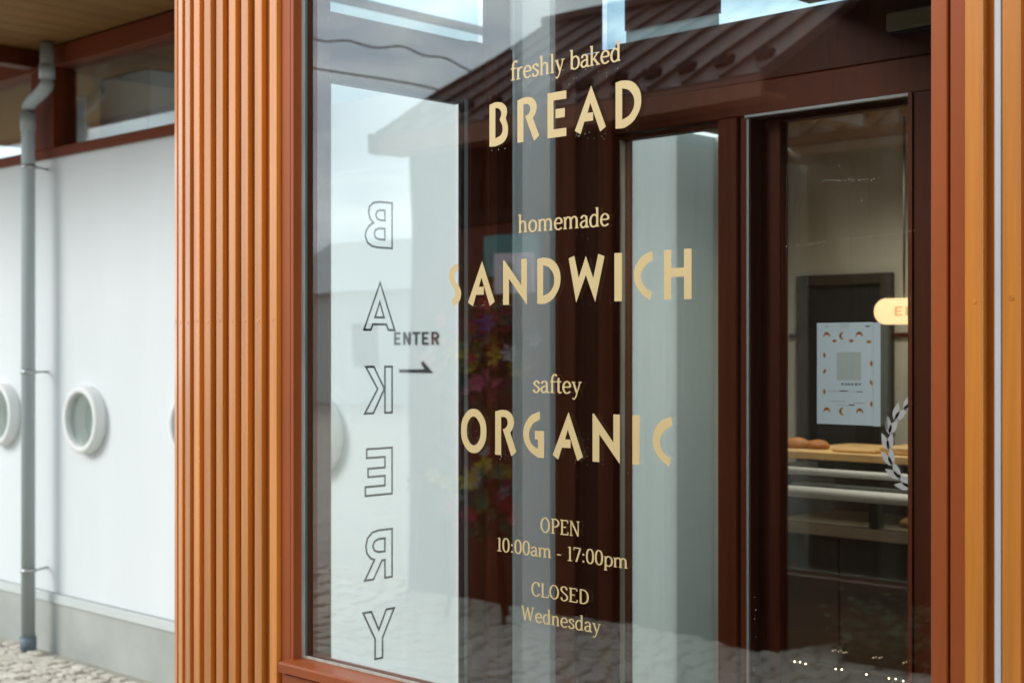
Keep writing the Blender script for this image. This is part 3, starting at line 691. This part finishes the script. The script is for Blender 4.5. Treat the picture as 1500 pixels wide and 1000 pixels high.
box('band_strip', SX-.0215, SX-.0200, y3_-.022, y3_-.004, 0, ZT-.05, M['pale_film'], sl_)
cp = empty('corner_post', (SX+.08, PY, 0), 'dark brown corner post between the added pale strip and the left inner door', 'post')
xp = PX(903, PY)
box('post_board', SX-.04, SX+.045, PY-.02, PY+.07, 0, 2.30, M['frame_mid'], cp, .003)
box('post_board', SX+.046, SX+.125, PY-.008, PY+.07, 0, 2.30, M['frame_dark'], cp, .003)
box('post_board', SX+.126, xp, PY-.02, PY+.07, 0, 2.30, M['frame_mid'], cp, .003)
box('upper_post', SX-.04, PX(882.5, PY), PY-.01, PY-.0, 2.303, ZT-.05, M['frame_dark'], cp)

# ------------------------------------------------------------------ inner doors
ZD = 2.07
def door(name, xl, xr, y, label, mid, stile_l, stile_r):
    d = empty(name, ((xl+xr)/2, y, 0), label, 'door')
    box('stile', xl, xl+stile_l, y, y+.035, .02, ZD, M[mid], d, .002)
    box('stile', xr-stile_r, xr, y, y+.035, .02, ZD, M[mid], d, .002)
    box('rail', xl+stile_l, xr-stile_r, y, y+.035, .02, .14, M[mid], d, .002)
    box('rail', xl+stile_l, xr-stile_r, y, y+.035, ZD-.012, ZD, M[mid], d, .002)
    box('glass_pane', xl+stile_l, xr-stile_r, y+.014, y+.020, .14, ZD-.012, M['glass_in'], d)
    return d
dl = door('inner_door', xp+.001, PX(1059, PY), PY, 'left inner glass door of the porch, its lower and right part greyed by pale panes added behind it', 'frame_dark', .012, .004)
box('edge_strip', xp+.0135, xp+.019, PY-.002, PY+.012, .02, ZD-.013, M['bead'], dl)
mp_ = empty('middle_post', (PX(1080, PY), PY, 0), 'red-brown post between the two inner doors', 'post')
box('post_board', PX(1059.5, PY), PX(1088, PY), PY-.025, PY+.06, 0, ZD+.002, M['frame_mid'], mp_, .003)
box('post_board', PX(1089, PY), PX(1101, PY), PY-.015, PY+.06, 0, ZD+.002, M['frame_mid'], mp_, .003)
dr = door('inner_door', PX(1103, PY), PX(1375, PY), PY+.03, 'right inner glass door carrying a poster and a white laurel wreath', 'frame_dark', PX(1133, PY)-PX(1103, PY), .04)
box('metal_edge', PX(1100.5, PY), PX(1103.5, PY), PY-.02, PY-.012, .02, ZD, M['alu'], dr)
jb = empty('right_jamb', (PX(1350, PY), PY, 0), 'dark brown jamb board right of the inner doors', 'door frame')
box('jamb_board', PX(1333, PY-.02), PX(1339, PY-.02), PY-.03, PY+.01, 0, ZD+.002, M['frame_mid'], jb)
box('jamb_board', PX(1339.4, PY-.02), -1.02, PY-.025, PY+.01, 0, ZD+.002, M['frame_dark'], jb)
hd = empty('door_header', (-1.8, PY, ZD), 'dark brown timber header above the inner doors', 'door frame')
box('header_board', xp-.001, -1.02, PY-.012, PY+.06, ZD+.004, ZD+.085, M['frame_mid'], hd, .003)
box('header_board', xp-.001, -1.02, PY-.006, PY+.06, ZD+.087, 2.312, M['frame_dark'], hd, .002)
box('drip_trim', PX(1100, PY), PX(1335, PY-.02), PY-.028, PY-.013, ZD-.003, ZD+.003, M['alu'], hd)
# transom glass, added panel and film masking part of the sky, dropped ceiling
tr = empty('transom_window', (-2, PY, 2.315), 'high transom window over the inner doors with bright sky behind', 'window')
box('glass_pane', PX(882, PY), -1.02, PY+.02, PY+.026, 2.3135, ZT-.06, M['glass_tint'], tr)
box('mullion', PX(915, PY), PX(1050, PY), PY+.0, PY+.018, 2.345, ZT-.06, M['frame_dark'], tr)
box('sky_dimming_strip', PX(915, PY), PX(1050, PY), PY+.006, PY+.009, 2.3135, 2.3448, M['pale_film'], tr)  # added film that dims the sky showing under the panel
box('dropped_ceiling', PX(1190, PY), -1.02, GY+.07, PY-.013, 2.3165, 2.36, M['frame_dark'], tr)
# sensor
se = empty('door_sensor', (PX(1340, PY), PY-.05, 2.2), 'olive grey sensor box with a black underside on the header', 'sensor')
xs0 = PX(1297, PY-.07); zt, zb = PZ(1297, 20, PY-.07), PZ(1297, 47, PY-.07)
box('sensor_case', xs0, xs0+.30, PY-.07, PY-.013, zb, zt, M['sensor'], se, .004)
box('sensor_lens', xs0+.004, xs0+.296, PY-.066, PY-.016, zb-.009, zb-.0005, M['sensor_d'], se, .002)

# ------------------------------------------------------------------ poster
ps = empty('poster', (PX(1243, PY), PY+.028, 1.33), 'pale blue paper poster with small croissants taped to the right inner door', 'poster')
PYP = PY+.0285
px0, px1 = PX(1197, PYP), PX(1279, PYP); pz1, pz0 = PZ(1197, 473, PYP), PZ(1197, 620, PYP)
box('sheet', px0, px1, PYP-.0012, PYP-.0004, pz0, pz1, M['paper'], ps)
box('back_sheet', px1+.0006, PX(1290, PYP), PYP-.0010, PYP-.0004, pz0-.001, pz1-.001, M['paper'], ps)
PW, PH = px1-px0, pz1-pz0
def crois(fx, fz, rot, s=.0090, half=None):
    bm = bmesh.new(); ca, sa = math.cos(R(rot)), math.sin(R(rot)); n = 16; prev = None
    a0_, a1_ = {'T': (35, 145), 'L': (80, 210), 'R': (-30, 100)}.get(half, (-32, 212))
    for k in range(n+1):
        a = R(a0_+(a1_-a0_)*k/n); tw = (math.sin(math.pi*k/n)**.6 if not half else 1)*.80
        pr = [(math.cos(a)*q, math.sin(a)*q*.92) for q in (1, 1-tw)]
        cur_ = [bm.verts.new(((x*ca-z*sa)*s, 0, (x*sa+z*ca)*s)) for x, z in pr]
        if prev: bm.faces.new((prev[0], cur_[0], cur_[1], prev[1]))
        prev = cur_
    o = link('printed_croissant', tm('printed_croissant', bm), M['crois'], ps, (px0+fx*PW-ps.location.x, PYP-.0015-ps.location.y, pz1-fz*PH-ps.location.z))
    bm = bmesh.new()
    for k in (60, 90, 120) if not half else (90,):
        a = R(k); d = Vector((math.cos(a), 0, math.sin(a))); n_ = Vector((-d.z, 0, d.x))*.08
        q = [d*.25-n_, d*.95-n_, d*.95+n_, d*.25+n_]
        bm.faces.new([bm.verts.new(((v.x*ca-v.z*sa)*s, -.0001, (v.x*sa+v.z*ca)*s)) for v in q])
    link('croissant_stripe', tm('croissant_stripe', bm), M['crois_d'], o)
for fx, fz, r_, h in ((.18, .125, 0, None), (.46, .13, 90, None), (.76, .125, 0, None), (.32, .2, 0, 'T'), (.62, .2, 0, 'T'), (.93, .21, 0, 'T'),
                  (.17, .32, 90, 'T'), (.17, .49, 60, 'T'), (.17, .68, 90, 'T'), (.94, .40, -90, 'T'), (.94, .59, -70, 'T'), (.94, .79, -90, 'T'),
                  (.18, .87, 0, None), (.46, .87, 90, None), (.77, .87, 0, None)):
    crois(fx, fz, r_, half=h)
def pbar(fx0, fx1, fz, t=.0008, m='grey_ink'):
    box('printed_line', px0+fx0*PW, px0+fx1*PW, PYP-.0016, PYP-.0013, pz1-fz*PH, pz1-fz*PH+t, M[m], ps)
pbar(.42, .57, .025, .0006); pbar(.42, .57, .048, .0006)
pbar(.20, .82, .675, .0004); pbar(.25, .52, .775, .0008); pbar(.66, .86, .785, .0008); pbar(.42, .56, .675, .0022, 'crois_d'); pbar(.72, .82, .678, .0018, 'crois_d'); pbar(.58, .68, .81, .0022, 'crois_d')
pbar(.36, .58, .815, .0005); pbar(.87, .95, .045, .003); pbar(.16, .21, .04, .0015)
bold_word('printed_word', 'BAKERY', px0+PW*.44, px0+PW*.80, pz1-.615*PH, pz1-.59*PH, PYP-.0011, M['grey_ink'], ps, dirn=-.3)
pale = mat('pale_print_panel', (.52, .58, .56), .6, noise=(.12, (260, 260, 260)))
box('printed_panel', px0+.36*PW, px0+.79*PW, PYP-.0015, PYP-.0013, pz1-.565*PH, pz1-.29*PH, pale, ps)

# laurel wreath on the glass: pairs of leaves up a curved stem
GYd = PY+.03+.0138
cxw = PX(1352, GYd); czw = PZ(1352, 654, GYd)
def leaf(cx, cz, ang, L, Wd):
    bm = bmesh.new(); pts = []
    for k in range(9): t = k/8; pts.append((t*L, Wd*math.sin(math.pi*t**.8)))
    for k in range(7, 0, -1): t = k/8; pts.append((t*L, -Wd*math.sin(math.pi*t**.8)))
    vs = [bm.verts.new((x*math.cos(ang)-y*math.sin(ang), 0, x*math.sin(ang)+y*math.cos(ang))) for x, y in pts]; bm.faces.new(vs)
    r = bmesh.ops.extrude_face_region(bm, geom=bm.faces[:]); bmesh.ops.translate(bm, vec=(0, -.0003, 0), verts=[v for v in r['geom'] if isinstance(v, bmesh.types.BMVert)])
    link('laurel_leaf', tm('laurel_leaf', bm), M['vinyl_white'], dr, (cx-dr.location.x, GYd-.0004-dr.location.y, cz-dr.location.z))
rx_, rz_ = cxw-PX(1301, GYd), .100
for side in (1, -1):
    for k in range(7):
        a = R(250-k*21)
        if side == -1: a = math.pi-a
        px_, pz_ = cxw+rx_*math.cos(a), czw+rz_*math.sin(a)
        tang = math.atan2(-rz_*math.cos(a)*side, rx_*math.sin(a)*side)
        for s in (.30, -.34):
            leaf(px_, pz_, tang+s*side, .043, .0085)

# string of fairy lights low on the inner door
fl = empty('fairy_lights', (PX(1163, PY-.02), PY-.04, .76), 'string of tiny warm fairy lights low across the right inner door', 'string lights')
zl = PZ(1163, 968, PY-.04)
wire = []
for i, xx in enumerate((1164, 1172, 1180, 1224, 1233, 1269, 1302, 1312, 1323)):
    X_ = PX(xx, PY-.04); wire.append((X_, PY-.034, zl+.006))
    bm = bmesh.new(); bmesh.ops.create_icosphere(bm, subdivisions=2, radius=.0018); link('bulb', tm('bulb', bm), M['bulb'], fl, Vector((X_, PY-.04, zl+math.sin(i*2)*.001))-Vector(fl.location))
tube('wire', wire, .0006, M['cable'], fl, 5)

# ------------------------------------------------------------------ porch shell and shop interior
box('floor', -2.7, -.9, GY+.05, 4.7, -.01, .012, M['floor'])['kind'] = 'structure'
box('porch_ceiling', -2.68, -.95, GY+.062, PY+.1, ZT-.045, ZT-.02, M['ceilwood'])['kind'] = 'structure'
box('porch_wall', -1.015, -.975, GY+.052, 4.7, 0, ZT-.05, M['frame_dark'])['kind'] = 'structure'
BY = 4.62; CZ = 2.275
bw = box('back_wall', -3.08, -1.02, BY, BY+.06, 0, CZ, M['beige']); bw['kind'] = 'structure'
x = -3.02
ceil = empty('ceiling', (-2.5, 3.8, CZ), kind='structure')
while x < -1.03:
    box('ceiling_board', x+.001, min(x+.119, -1.03), PY+.065, BY+.058, CZ+.002, CZ+.018, M['ceilwood'], ceil, .002); x += .12
LX = -3.02
lw = empty('left_wall', (LX, 3.8, 0), kind='structure')
fa, fb = SY(926, LX), SY(1001, LX)
box('wall_section', LX-.06, LX, PY+.075, fa, 0, CZ, M['cream'], lw); box('wall_section', LX-.06, LX, SY(1058, LX), BY, 0, CZ, M['cream'], lw)
box('grey_band_panel', LX-.045, LX-.037, fb, SY(1058, LX)-.0005, 0, CZ, M['grey_film'], lw)  # added panel that greys the right part of the left door
box('band_pane', LX-.035, LX-.027, fa+.0005, fb-.0005, 0, CZ, M['pale_film'], lw)  # added pane imitating the bright band in the left door glass
box('side_infill', LX-.05, SX+.01, PY+.071, PY+.13, 0, 2.30, M['frame_dark'])['kind'] = 'structure'
# dado rail and dark doorway
dd = empty('doorway', (PX(1241, BY), BY, 0), 'dark framed doorway in the back wall of the shop', 'doorway')
ga, gb = PX(1172, BY), PX(1311, BY); gz = PZ(1240, 402, BY)
box('frame_post', ga, ga+.05, BY-.03, BY-.001, 0, gz, M['doorframe'], dd, .003)
box('frame_post', gb-.045, gb, BY-.03, BY-.001, 0, gz, M['doorframe'], dd, .003)
box('frame_head', ga+.05, gb-.045, BY-.03, BY-.001, gz-.04, gz, M['doorframe'], dd, .003)
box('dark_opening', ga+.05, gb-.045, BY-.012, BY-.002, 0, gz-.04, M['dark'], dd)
dr_ = empty('dado_rail', (-2.5, BY, 1.55), 'thin dark dado rail along the beige back wall', 'rail')
for a, b in ((-3.0, ga-.001), (gb+.001, -1.03)):
    box('rail_length', a, b, BY-.015, BY-.001, PZ(1240, 494, BY), PZ(1240, 488, BY), M['frame_dark'], dr_)
# lit pill sign
LYs = 4.25; lx0 = PX(1280, LYs); lz1, lz0 = PZ(1300, 437, LYs), PZ(1300, 475, LYs)
ls = empty('pill_sign', (lx0+.3, LYs, lz0), 'glowing pill shaped sign hanging in the dim shop', 'sign')
bm = bmesh.new(); rr = (lz1-lz0)/2; pl = .42; pts = []
for k in range(17): a = R(90+180*k/16); pts.append((lx0+rr+rr*math.cos(a), lz0+rr+rr*math.sin(a)))
for k in range(17): a = R(-90+180*k/16); pts.append((lx0+pl-rr+rr*math.cos(a), lz0+rr+rr*math.sin(a)))
vs = [bm.verts.new((x-ls.location.x, 0, z-ls.location.z)) for x, z in pts]; bm.faces.new(vs)
r = bmesh.ops.extrude_face_region(bm, geom=bm.faces[:]); bmesh.ops.translate(bm, vec=(0, .04, 0), verts=[v for v in r['geom'] if isinstance(v, bmesh.types.BMVert)])
link('glowing_panel', tm('glowing_panel', bm), M['lamp'], ls)
bold_word('sign_word', 'ENJOY', lx0+.075, lx0+.27, lz0+.028, lz0+.058, LYs, M['lamp_ink'], ls)
cyl('hanging_rod', (lx0+.1, LYs+.02, lz1), (lx0+.1, LYs+.02, CZ), .004, M['cab'], ls, 8); cyl('hanging_rod', (lx0+.34, LYs+.02, lz1), (lx0+.34, LYs+.02, CZ), .004, M['cab'], ls, 8)

# lit ceiling downlights: the left one seen, two more added to brighten the shop
for lx_, ly_ in ((PX(1146, 3.35), 3.35), (PX(1240, 4.0), 4.0), (-1.5, 3.5)):
    dn = empty('downlight', (lx_, ly_, CZ-.012), {0: ''}.get(1) or ('small lit round downlight at the left of the shop ceiling' if ly_ == 3.35 else 'added downlight above the counter top to brighten the shop' if ly_ == 4.0 else 'added downlight over the right end of the counter to brighten the shop'), 'lamp', 'downlights in the shop ceiling')
    cyl('lamp_ring', (lx_, ly_, CZ-.012), (lx_, ly_, CZ+.001), .035, M['cream'], dn, 24)
    cyl('lamp_lens', (lx_, ly_, CZ-.0135), (lx_, ly_, CZ-.0125), .026, M['lens'], dn, 24)
    pl_ = bpy.data.lights.new('downlight_light', 'SPOT'); pl_.energy = 15; pl_.color = (1, .92, .79); pl_.spot_size = R(150); pl_.spot_blend = 1; pl_.shadow_soft_size = .03
    po = bpy.data.objects.new('downlight_light', pl_); COL.objects.link(po); po.parent = dn; po.location = (0, 0, -.02)

# display counter
CY = 3.75
ct = empty('display_counter', (-2.2, CY, 0), 'bakery display counter with wooden top, steel rails and dark front', 'counter')
def cz(y): return PZ(1230, y, CY)
cx0, cx1 = -2.50, -1.1
box('counter_top', cx0, cx1, CY+.02, CY+.45, cz(676), cz(664), M['oak'], ct, .003)
cyl('rail', (cx0, CY, cz(693)), (cx1, CY, cz(693)), .011, M['tube'], ct, 14)
cyl('rail', (cx0+.02, CY-.04, cz(722)), (cx1, CY-.04, cz(722)), .017, M['tube'], ct, 14)
box('back_panel', cx0, cx1, CY+.36, CY+.38, cz(775), cz(677), M['cab'], ct)
box('glass_front', cx0, cx1, CY+.02, CY+.026, cz(765), cz(700), M['glass_in'], ct)
box('shelf', cx0, cx1, CY-.03, CY+.36, cz(785), cz(768), M['shelf'], ct, .003)
box('upright', PX(1278, CY), PX(1290, CY), CY-.02, CY+.02, cz(768), cz(727), M['cab'], ct)
xw = (cx1-cx0)/6
for i in range(6): box('front_panel', cx0+i*xw+.002, cx0+(i+1)*xw-.002, CY-.0, CY+.03, .03, cz(786), M['cab'], ct, .003)
box('carcass', cx0+.01, cx1-.01, CY+.032, CY+.35, 0, cz(787), M['cab'], ct)
def loaf(x, y, z, l, w, h, rot, label, m='bread'):
    bm = bmesh.new(); bmesh.ops.create_icosphere(bm, subdivisions=3, radius=1)
    rn = random.Random(int(x*1000))
    for v in bm.verts:
        c = v.co; k = 1+.10*math.sin(c.x*7+rn.random()*.2)*max(0, c.z)
        v.co = Vector((c.x*l, c.y*w*k, max(c.z, -.5)*h*k+h*.5))
    for f in bm.faces: f.smooth = True
    o = link('bread_loaf', tm('bread_loaf', bm), M[m], None, (x, y, z), (0, 0, R(rot)))
    return tag(o, label, 'bread', 'loaves on the display counter')
zc = cz(664)+.001
loaf(PX(1160, CY+.1), CY+.12, zc, .055, .035, .022, 10, 'small brown loaf at the left end of the counter top')
loaf(PX(1187, CY+.1), CY+.14, zc, .045, .035, .018, -20, 'rounder brown roll second from the left on the counter top')
brd = box('cutting_board', PX(1205, CY), PX(1268, CY), CY+.05, CY+.22, zc, zc+.010, M['oak'], None, .003); tag(brd, 'pale wooden cutting board lying on the counter top', 'board')
brd = box('wooden_tray', PX(1275, CY), PX(1322, CY), CY+.05, CY+.25, zc, zc+.022, M['oak'], None, .004); tag(brd, 'thicker pale wooden tray at the right of the counter top', 'tray')
loaf(PX(1318, CY), CY+.1, cz(768)+.001, .05, .04, .02, 15, 'golden loaf on the lower shelf beside the black upright', 'oak')
ml = box('coffee_machine', PX(1207, 4.3), PX(1262, 4.3), 4.25, 4.4, zc-.1, zc+.12, M['dark'], None, .01); tag(ml, 'black machine standing behind the counter below the poster', 'machine')
sh = empty('work_bench', (-2.3, 4.35, 0), 'dark bench behind the counter', 'bench'); box('bench_top', -2.9, -1.5, 4.2, 4.58, zc-.14, zc-.101, M['cab'], sh); box('bench_body', -2.9, -1.5, 4.22, 4.58, .012, zc-.141, M['cab'], sh)

# ------------------------------------------------------------------ across the lane (seen in the glass)
def vx(x, Yv): return PX(x, Yv)           # mirrored point: real Y = 2*GY - Yv
gh = empty('gabled_house', (-5.3, -2.0, 0), 'low house with a brown standing seam metal roof across the lane', 'house')
XV, XE = -6.81, -3.93; YE, ZE = 4-5.8, 2.86; YR, ZR = 4-7.39, 3.80
box('wall', XV+.08, XE-.05, -4.85, -2.0, 0, ZE-.02, M['wall_brown'], gh)
bm = bmesh.new(); o3 = Vector(gh.location)
def slab(bm, a, b, c, d, th):
    vs = [bm.verts.new(Vector(v)-o3) for v in (a, b, c, d)]; f = bm.faces.new(vs)
    r = bmesh.ops.extrude_face_region(bm, geom=[f]); bmesh.ops.translate(bm, vec=(0, 0, -th), verts=[v for v in r['geom'] if isinstance(v, bmesh.types.BMVert)])
slab(bm, (XV, YE, ZE), (XE, YE, ZE), (XE, YR, ZR), (XV, YR, ZR), .04)
link('roof_sheet', tm('roof_sheet', bm), M['roof'], gh)
bm = bmesh.new(); slab(bm, (XV, YR-.001, ZR), (XE, YR-.001, ZR), (XE, 2*YR-YE, ZE), (XV, 2*YR-YE, ZE), .04); link('roof_sheet', tm('roof_sheet', bm), M['roof'], gh)
nr = 12
sl_v = Vector((0, YR-YE, ZR-ZE)).normalized()
for i in range(nr+1):
    x = XV+.01+(XE-XV-.02)*i/nr
    bm = bmesh.new(); L_ = math.hypot(YR-YE, ZR-ZE); add_box(bm, -.012, .012, 0, L_, 0, .022, .003)
    o = link('roof_seam', tm('roof_seam', bm), M['roof'], gh, Vector((x, YE, ZE))-o3); o.rotation_euler = (math.atan2(ZR-ZE, abs(YR-YE)), 0, 0)
    o.rotation_euler = (-math.atan2(ZR-ZE, YR-YE)*-1, 0, 0) if False else (0, 0, 0)
    ang = math.atan2(ZR-ZE, -(YR-YE)); o.rotation_euler = (-ang, 0, 0); o.scale = (1, -1, 1)
    if i < nr:
        q = Vector((x+(XE-XV)/nr/2, YE, ZE))+sl_v*.22
        bm = bmesh.new()
        for k in range(3): bmesh.ops.create_cone(bm, cap_ends=True, segments=6, radius1=.040, radius2=.012, depth=.07, matrix=Matrix.Translation(((k-1)*.035, 0, .03-(abs(k-1))*.01)) @ Matrix.Rotation(R((k-1)*45), 4, 'Y'))
        link('snow_guard', tm('snow_guard', bm), M['wall_brown'], gh, q-o3)
box('ridge_cap', XV-.02, XE+.02, YR-.07, YR+.07, ZR-.01, ZR+.05, M['roof'], gh, .01)
box('verge_board', XV-.02, XV+.02, YE-.02, YE+.05, ZE-.12, ZE+.0, M['wall_brown'], gh)
box('eaves_fascia', XV, XE, YE+.001, YE+.025, ZE-.13, ZE-.02, M['fascia'], gh)
box('soffit', XV, XE, -2.0, YE, ZE-.12, ZE-.10, M['fascia'], gh)
for i in range(14):
    xx = XV+.12+i*.2
    box('batten', xx, xx+.03, -2.0, -1.975, .05, ZE-.125, M['wall_brown'], gh)
gd = box('house_door', -6.35, -5.55, -2.0, -1.96, 0, 2.25, M['frame_dark'], gh, .01)
for a, b in ((-6.43, -6.35), (-5.55, -5.47)): box('door_frame', a, b, -2.0, -1.94, 0, 2.33, M['wall_brown'], gh)
box('door_frame', -6.43, -5.47, -2.0, -1.94, 2.25, 2.33, M['wall_brown'], gh)

tb = empty('timber_building', (-1.5, -2.7, 0), 'tall dark timber clad building across the lane', 'building')
box('wall', XE-.12, 4.0, -4.2, -2.72, 0, 4.3, M['wall_black'], tb)
x = XE-.12
while x < 3.9:
    box('cladding_board', x+.003, x+.177, -2.72, -2.70, .15, 4.3, M['wall_black'], tb, .003); x += .18
box('roof', XE-.05, 4.2, -4.3, -2.45, 4.3, 4.42, M['wall_brown'], tb)
box('plinth', XE-.14, 4.03, -4.2, -2.66, -.02, .15, M['wall_black'], tb)

# flower stand
fs = empty('flower_stand', (-5.55, -1.55, 0), 'two tier stand of red, yellow, purple and white flowers with a pink card', 'flower stand')
fx, fy = vx(703, 5.55), 4-5.55; fs.location = (fx, fy, 0)
for dx_, dy_ in ((-.22, .05), (.22, .05), (0, -.2)):
    cyl('leg', (fx+dx_, fy+dy_, 0), (fx+dx_*.15, fy+dy_*.15, 1.5), .012, M['frame_dark'], fs, 8)
def petals(name, m, n, cz_, sx, sz, seed, r0=.055):
    rn = random.Random(seed); bm = bmesh.new()
    for _ in range(n):
        c = Vector((rn.gauss(0, sx), rn.gauss(0, .09), cz_+rn.gauss(0, sz)))
        nd = Vector((rn.gauss(0, .4), rn.gauss(1, .4), rn.gauss(.2, .4))).normalized()
        q = nd.to_track_quat('Z', 'Y'); rr_ = r0*(.7+.6*rn.random())
        for k in range(6):
            a = 2*math.pi*k/6+rn.random()*.3
            p = [Vector((0, 0, 0)), Vector((math.cos(a-.4)*.7, math.sin(a-.4)*.7, .25)), Vector((math.cos(a), math.sin(a), .45)), Vector((math.cos(a+.4)*.7, math.sin(a+.4)*.7, .25))]
            bm.faces.new([bm.verts.new(c+(q @ (v*rr_))) for v in p])
    link(name, tm(name, bm), M[m], fs)
petals('foliage', 'leafg', 120, 1.47, .13, .13, 1, .05); petals('foliage', 'leafg', 80, .70, .12, .10, 2, .05)
for k, (m, n, z, s) in enumerate((('red', 20, 1.58, .10), ('yellow', 24, 1.46, .13), ('red', 12, 1.52, .12), ('purple', 7, 1.64, .07), ('pw', 14, 1.50, .12), ('pink', 18, 1.36, .12), ('red', 12, .62, .12), ('yellow', 12, .74, .13), ('pw', 9, .74, .10), ('pink', 10, .66, .12))):
    petals('blossom', m, n, z, s, .07, 20+k)
zc1 = 1.5+(HOR-372)/F*(5.5/ry(750)[1]); zc0 = 1.5+(HOR-430)/F*(5.5/ry(750)[1])
box('name_card', vx(727, 5.5), vx(782, 5.5), 4-5.5, 4-5.49, zc0, zc1, M['card'], fs)
pc = box('framed_picture', vx(716, 5.97), vx(795, 5.97), -1.96, -1.94, 1.5+(HOR-400)/F*7.9, 1.5+(HOR-337)/F*7.9, M['teal'], None); tag(pc, 'teal and green picture hung beside the door across the lane', 'picture')

# shrubs in a trough by the timber building
pt = empty('planter', (-3.0, -2.25, 0), 'long low planter of dark green shrubs across the lane', 'planter')
box('trough', -3.7, -2.3, -2.42, -2.12, 0, .09, M['wall_brown'], pt, .01)
rn = random.Random(5); bm = bmesh.new()
for _ in range(1500):
    c = Vector((rn.uniform(-.72, .72), rn.gauss(0, .13), .09+abs(rn.gauss(0, .07))+.06*math.sin(rn.random()*6)))
    nd = Vector((rn.gauss(0, 1), rn.gauss(0, 1), rn.gauss(.6, 1))).normalized(); q = nd.to_track_quat('Z', 'Y'); s = .02+.02*rn.random()
    bm.faces.new([bm.verts.new(c+q @ Vector(v)*s) for v in ((-1, 0, 0), (0, -.45, 0), (1, 0, 0), (0, .45, 0))])
link('foliage', tm('foliage', bm), M['leafg'], pt)

# cables and pole, far house
def cable(name, x, z0, y0, y1, sag, lab, wav=0):
    pts = [];n = 220
    for i in range(n+1):
        t = i/n; pts.append((x+(math.sin(i*.9)*wav*.5), y0+(y1-y0)*t, z0-sag*4*t*(1-t)+math.sin(i*.9)*wav*1.3+(wav*1.5*math.sin(i*.31))))
    o = tube(name, pts, .007, M['cable'], None, 6); tag(o, lab, 'cable', 'overhead cables across the lane'); return o
cable('overhead_cable', -8.0, 3.52, 1.5, -14, .02, 'thin straight overhead cable, the lower of the two seen mirrored in the glass')
cable('overhead_cable', -8.0, 3.78, 1.5, -14, .05, 'overhead cable wound with ties, the upper of the two seen mirrored in the glass', .012)
up = cyl('utility_pole', (-8.0, -14, 0), (-8.0, -14, 6.5), .14, M['far'], None, 16, .1); tag(up, 'grey concrete utility pole at the far end of the overhead cables', 'pole')
up2 = cyl('utility_pole', (-8.0, 1.5, 0), (-8.0, 1.5, 3.9), .05, M['far'], None, 16, .05); tag(up2, 'slim grey pole carrying the near end of the overhead cables', 'pole')
fh = empty('far_house', (-30, -22, 0), 'pale house with a grey roof far down the lane', 'house')
box('wall', -36, -24, -28, -22, 0, 3.2, M['far'], fh); bm = bmesh.new()
vs = [bm.verts.new(v) for v in ((-6.3, .3, 3.2), (6.3, .3, 3.2), (6.3, -3, 5), (-6.3, -3, 5), (-6.3, -6.3, 3.2), (6.3, -6.3, 3.2))]
bm.faces.new((vs[0], vs[1], vs[2], vs[3])); bm.faces.new((vs[3], vs[2], vs[5], vs[4])); bm.faces.new((vs[0], vs[3], vs[4])); bm.faces.new((vs[1], vs[5], vs[2])); bm.faces.new((vs[0], vs[4], vs[5], vs[1]))
link('roof', tm('roof', bm), M['far'], fh)
for a in (-34.5, -31.5, -28.5, -26): box('window', a, a+1, -22.0, -21.97, 1.1, 2.3, M['dark'], fh)
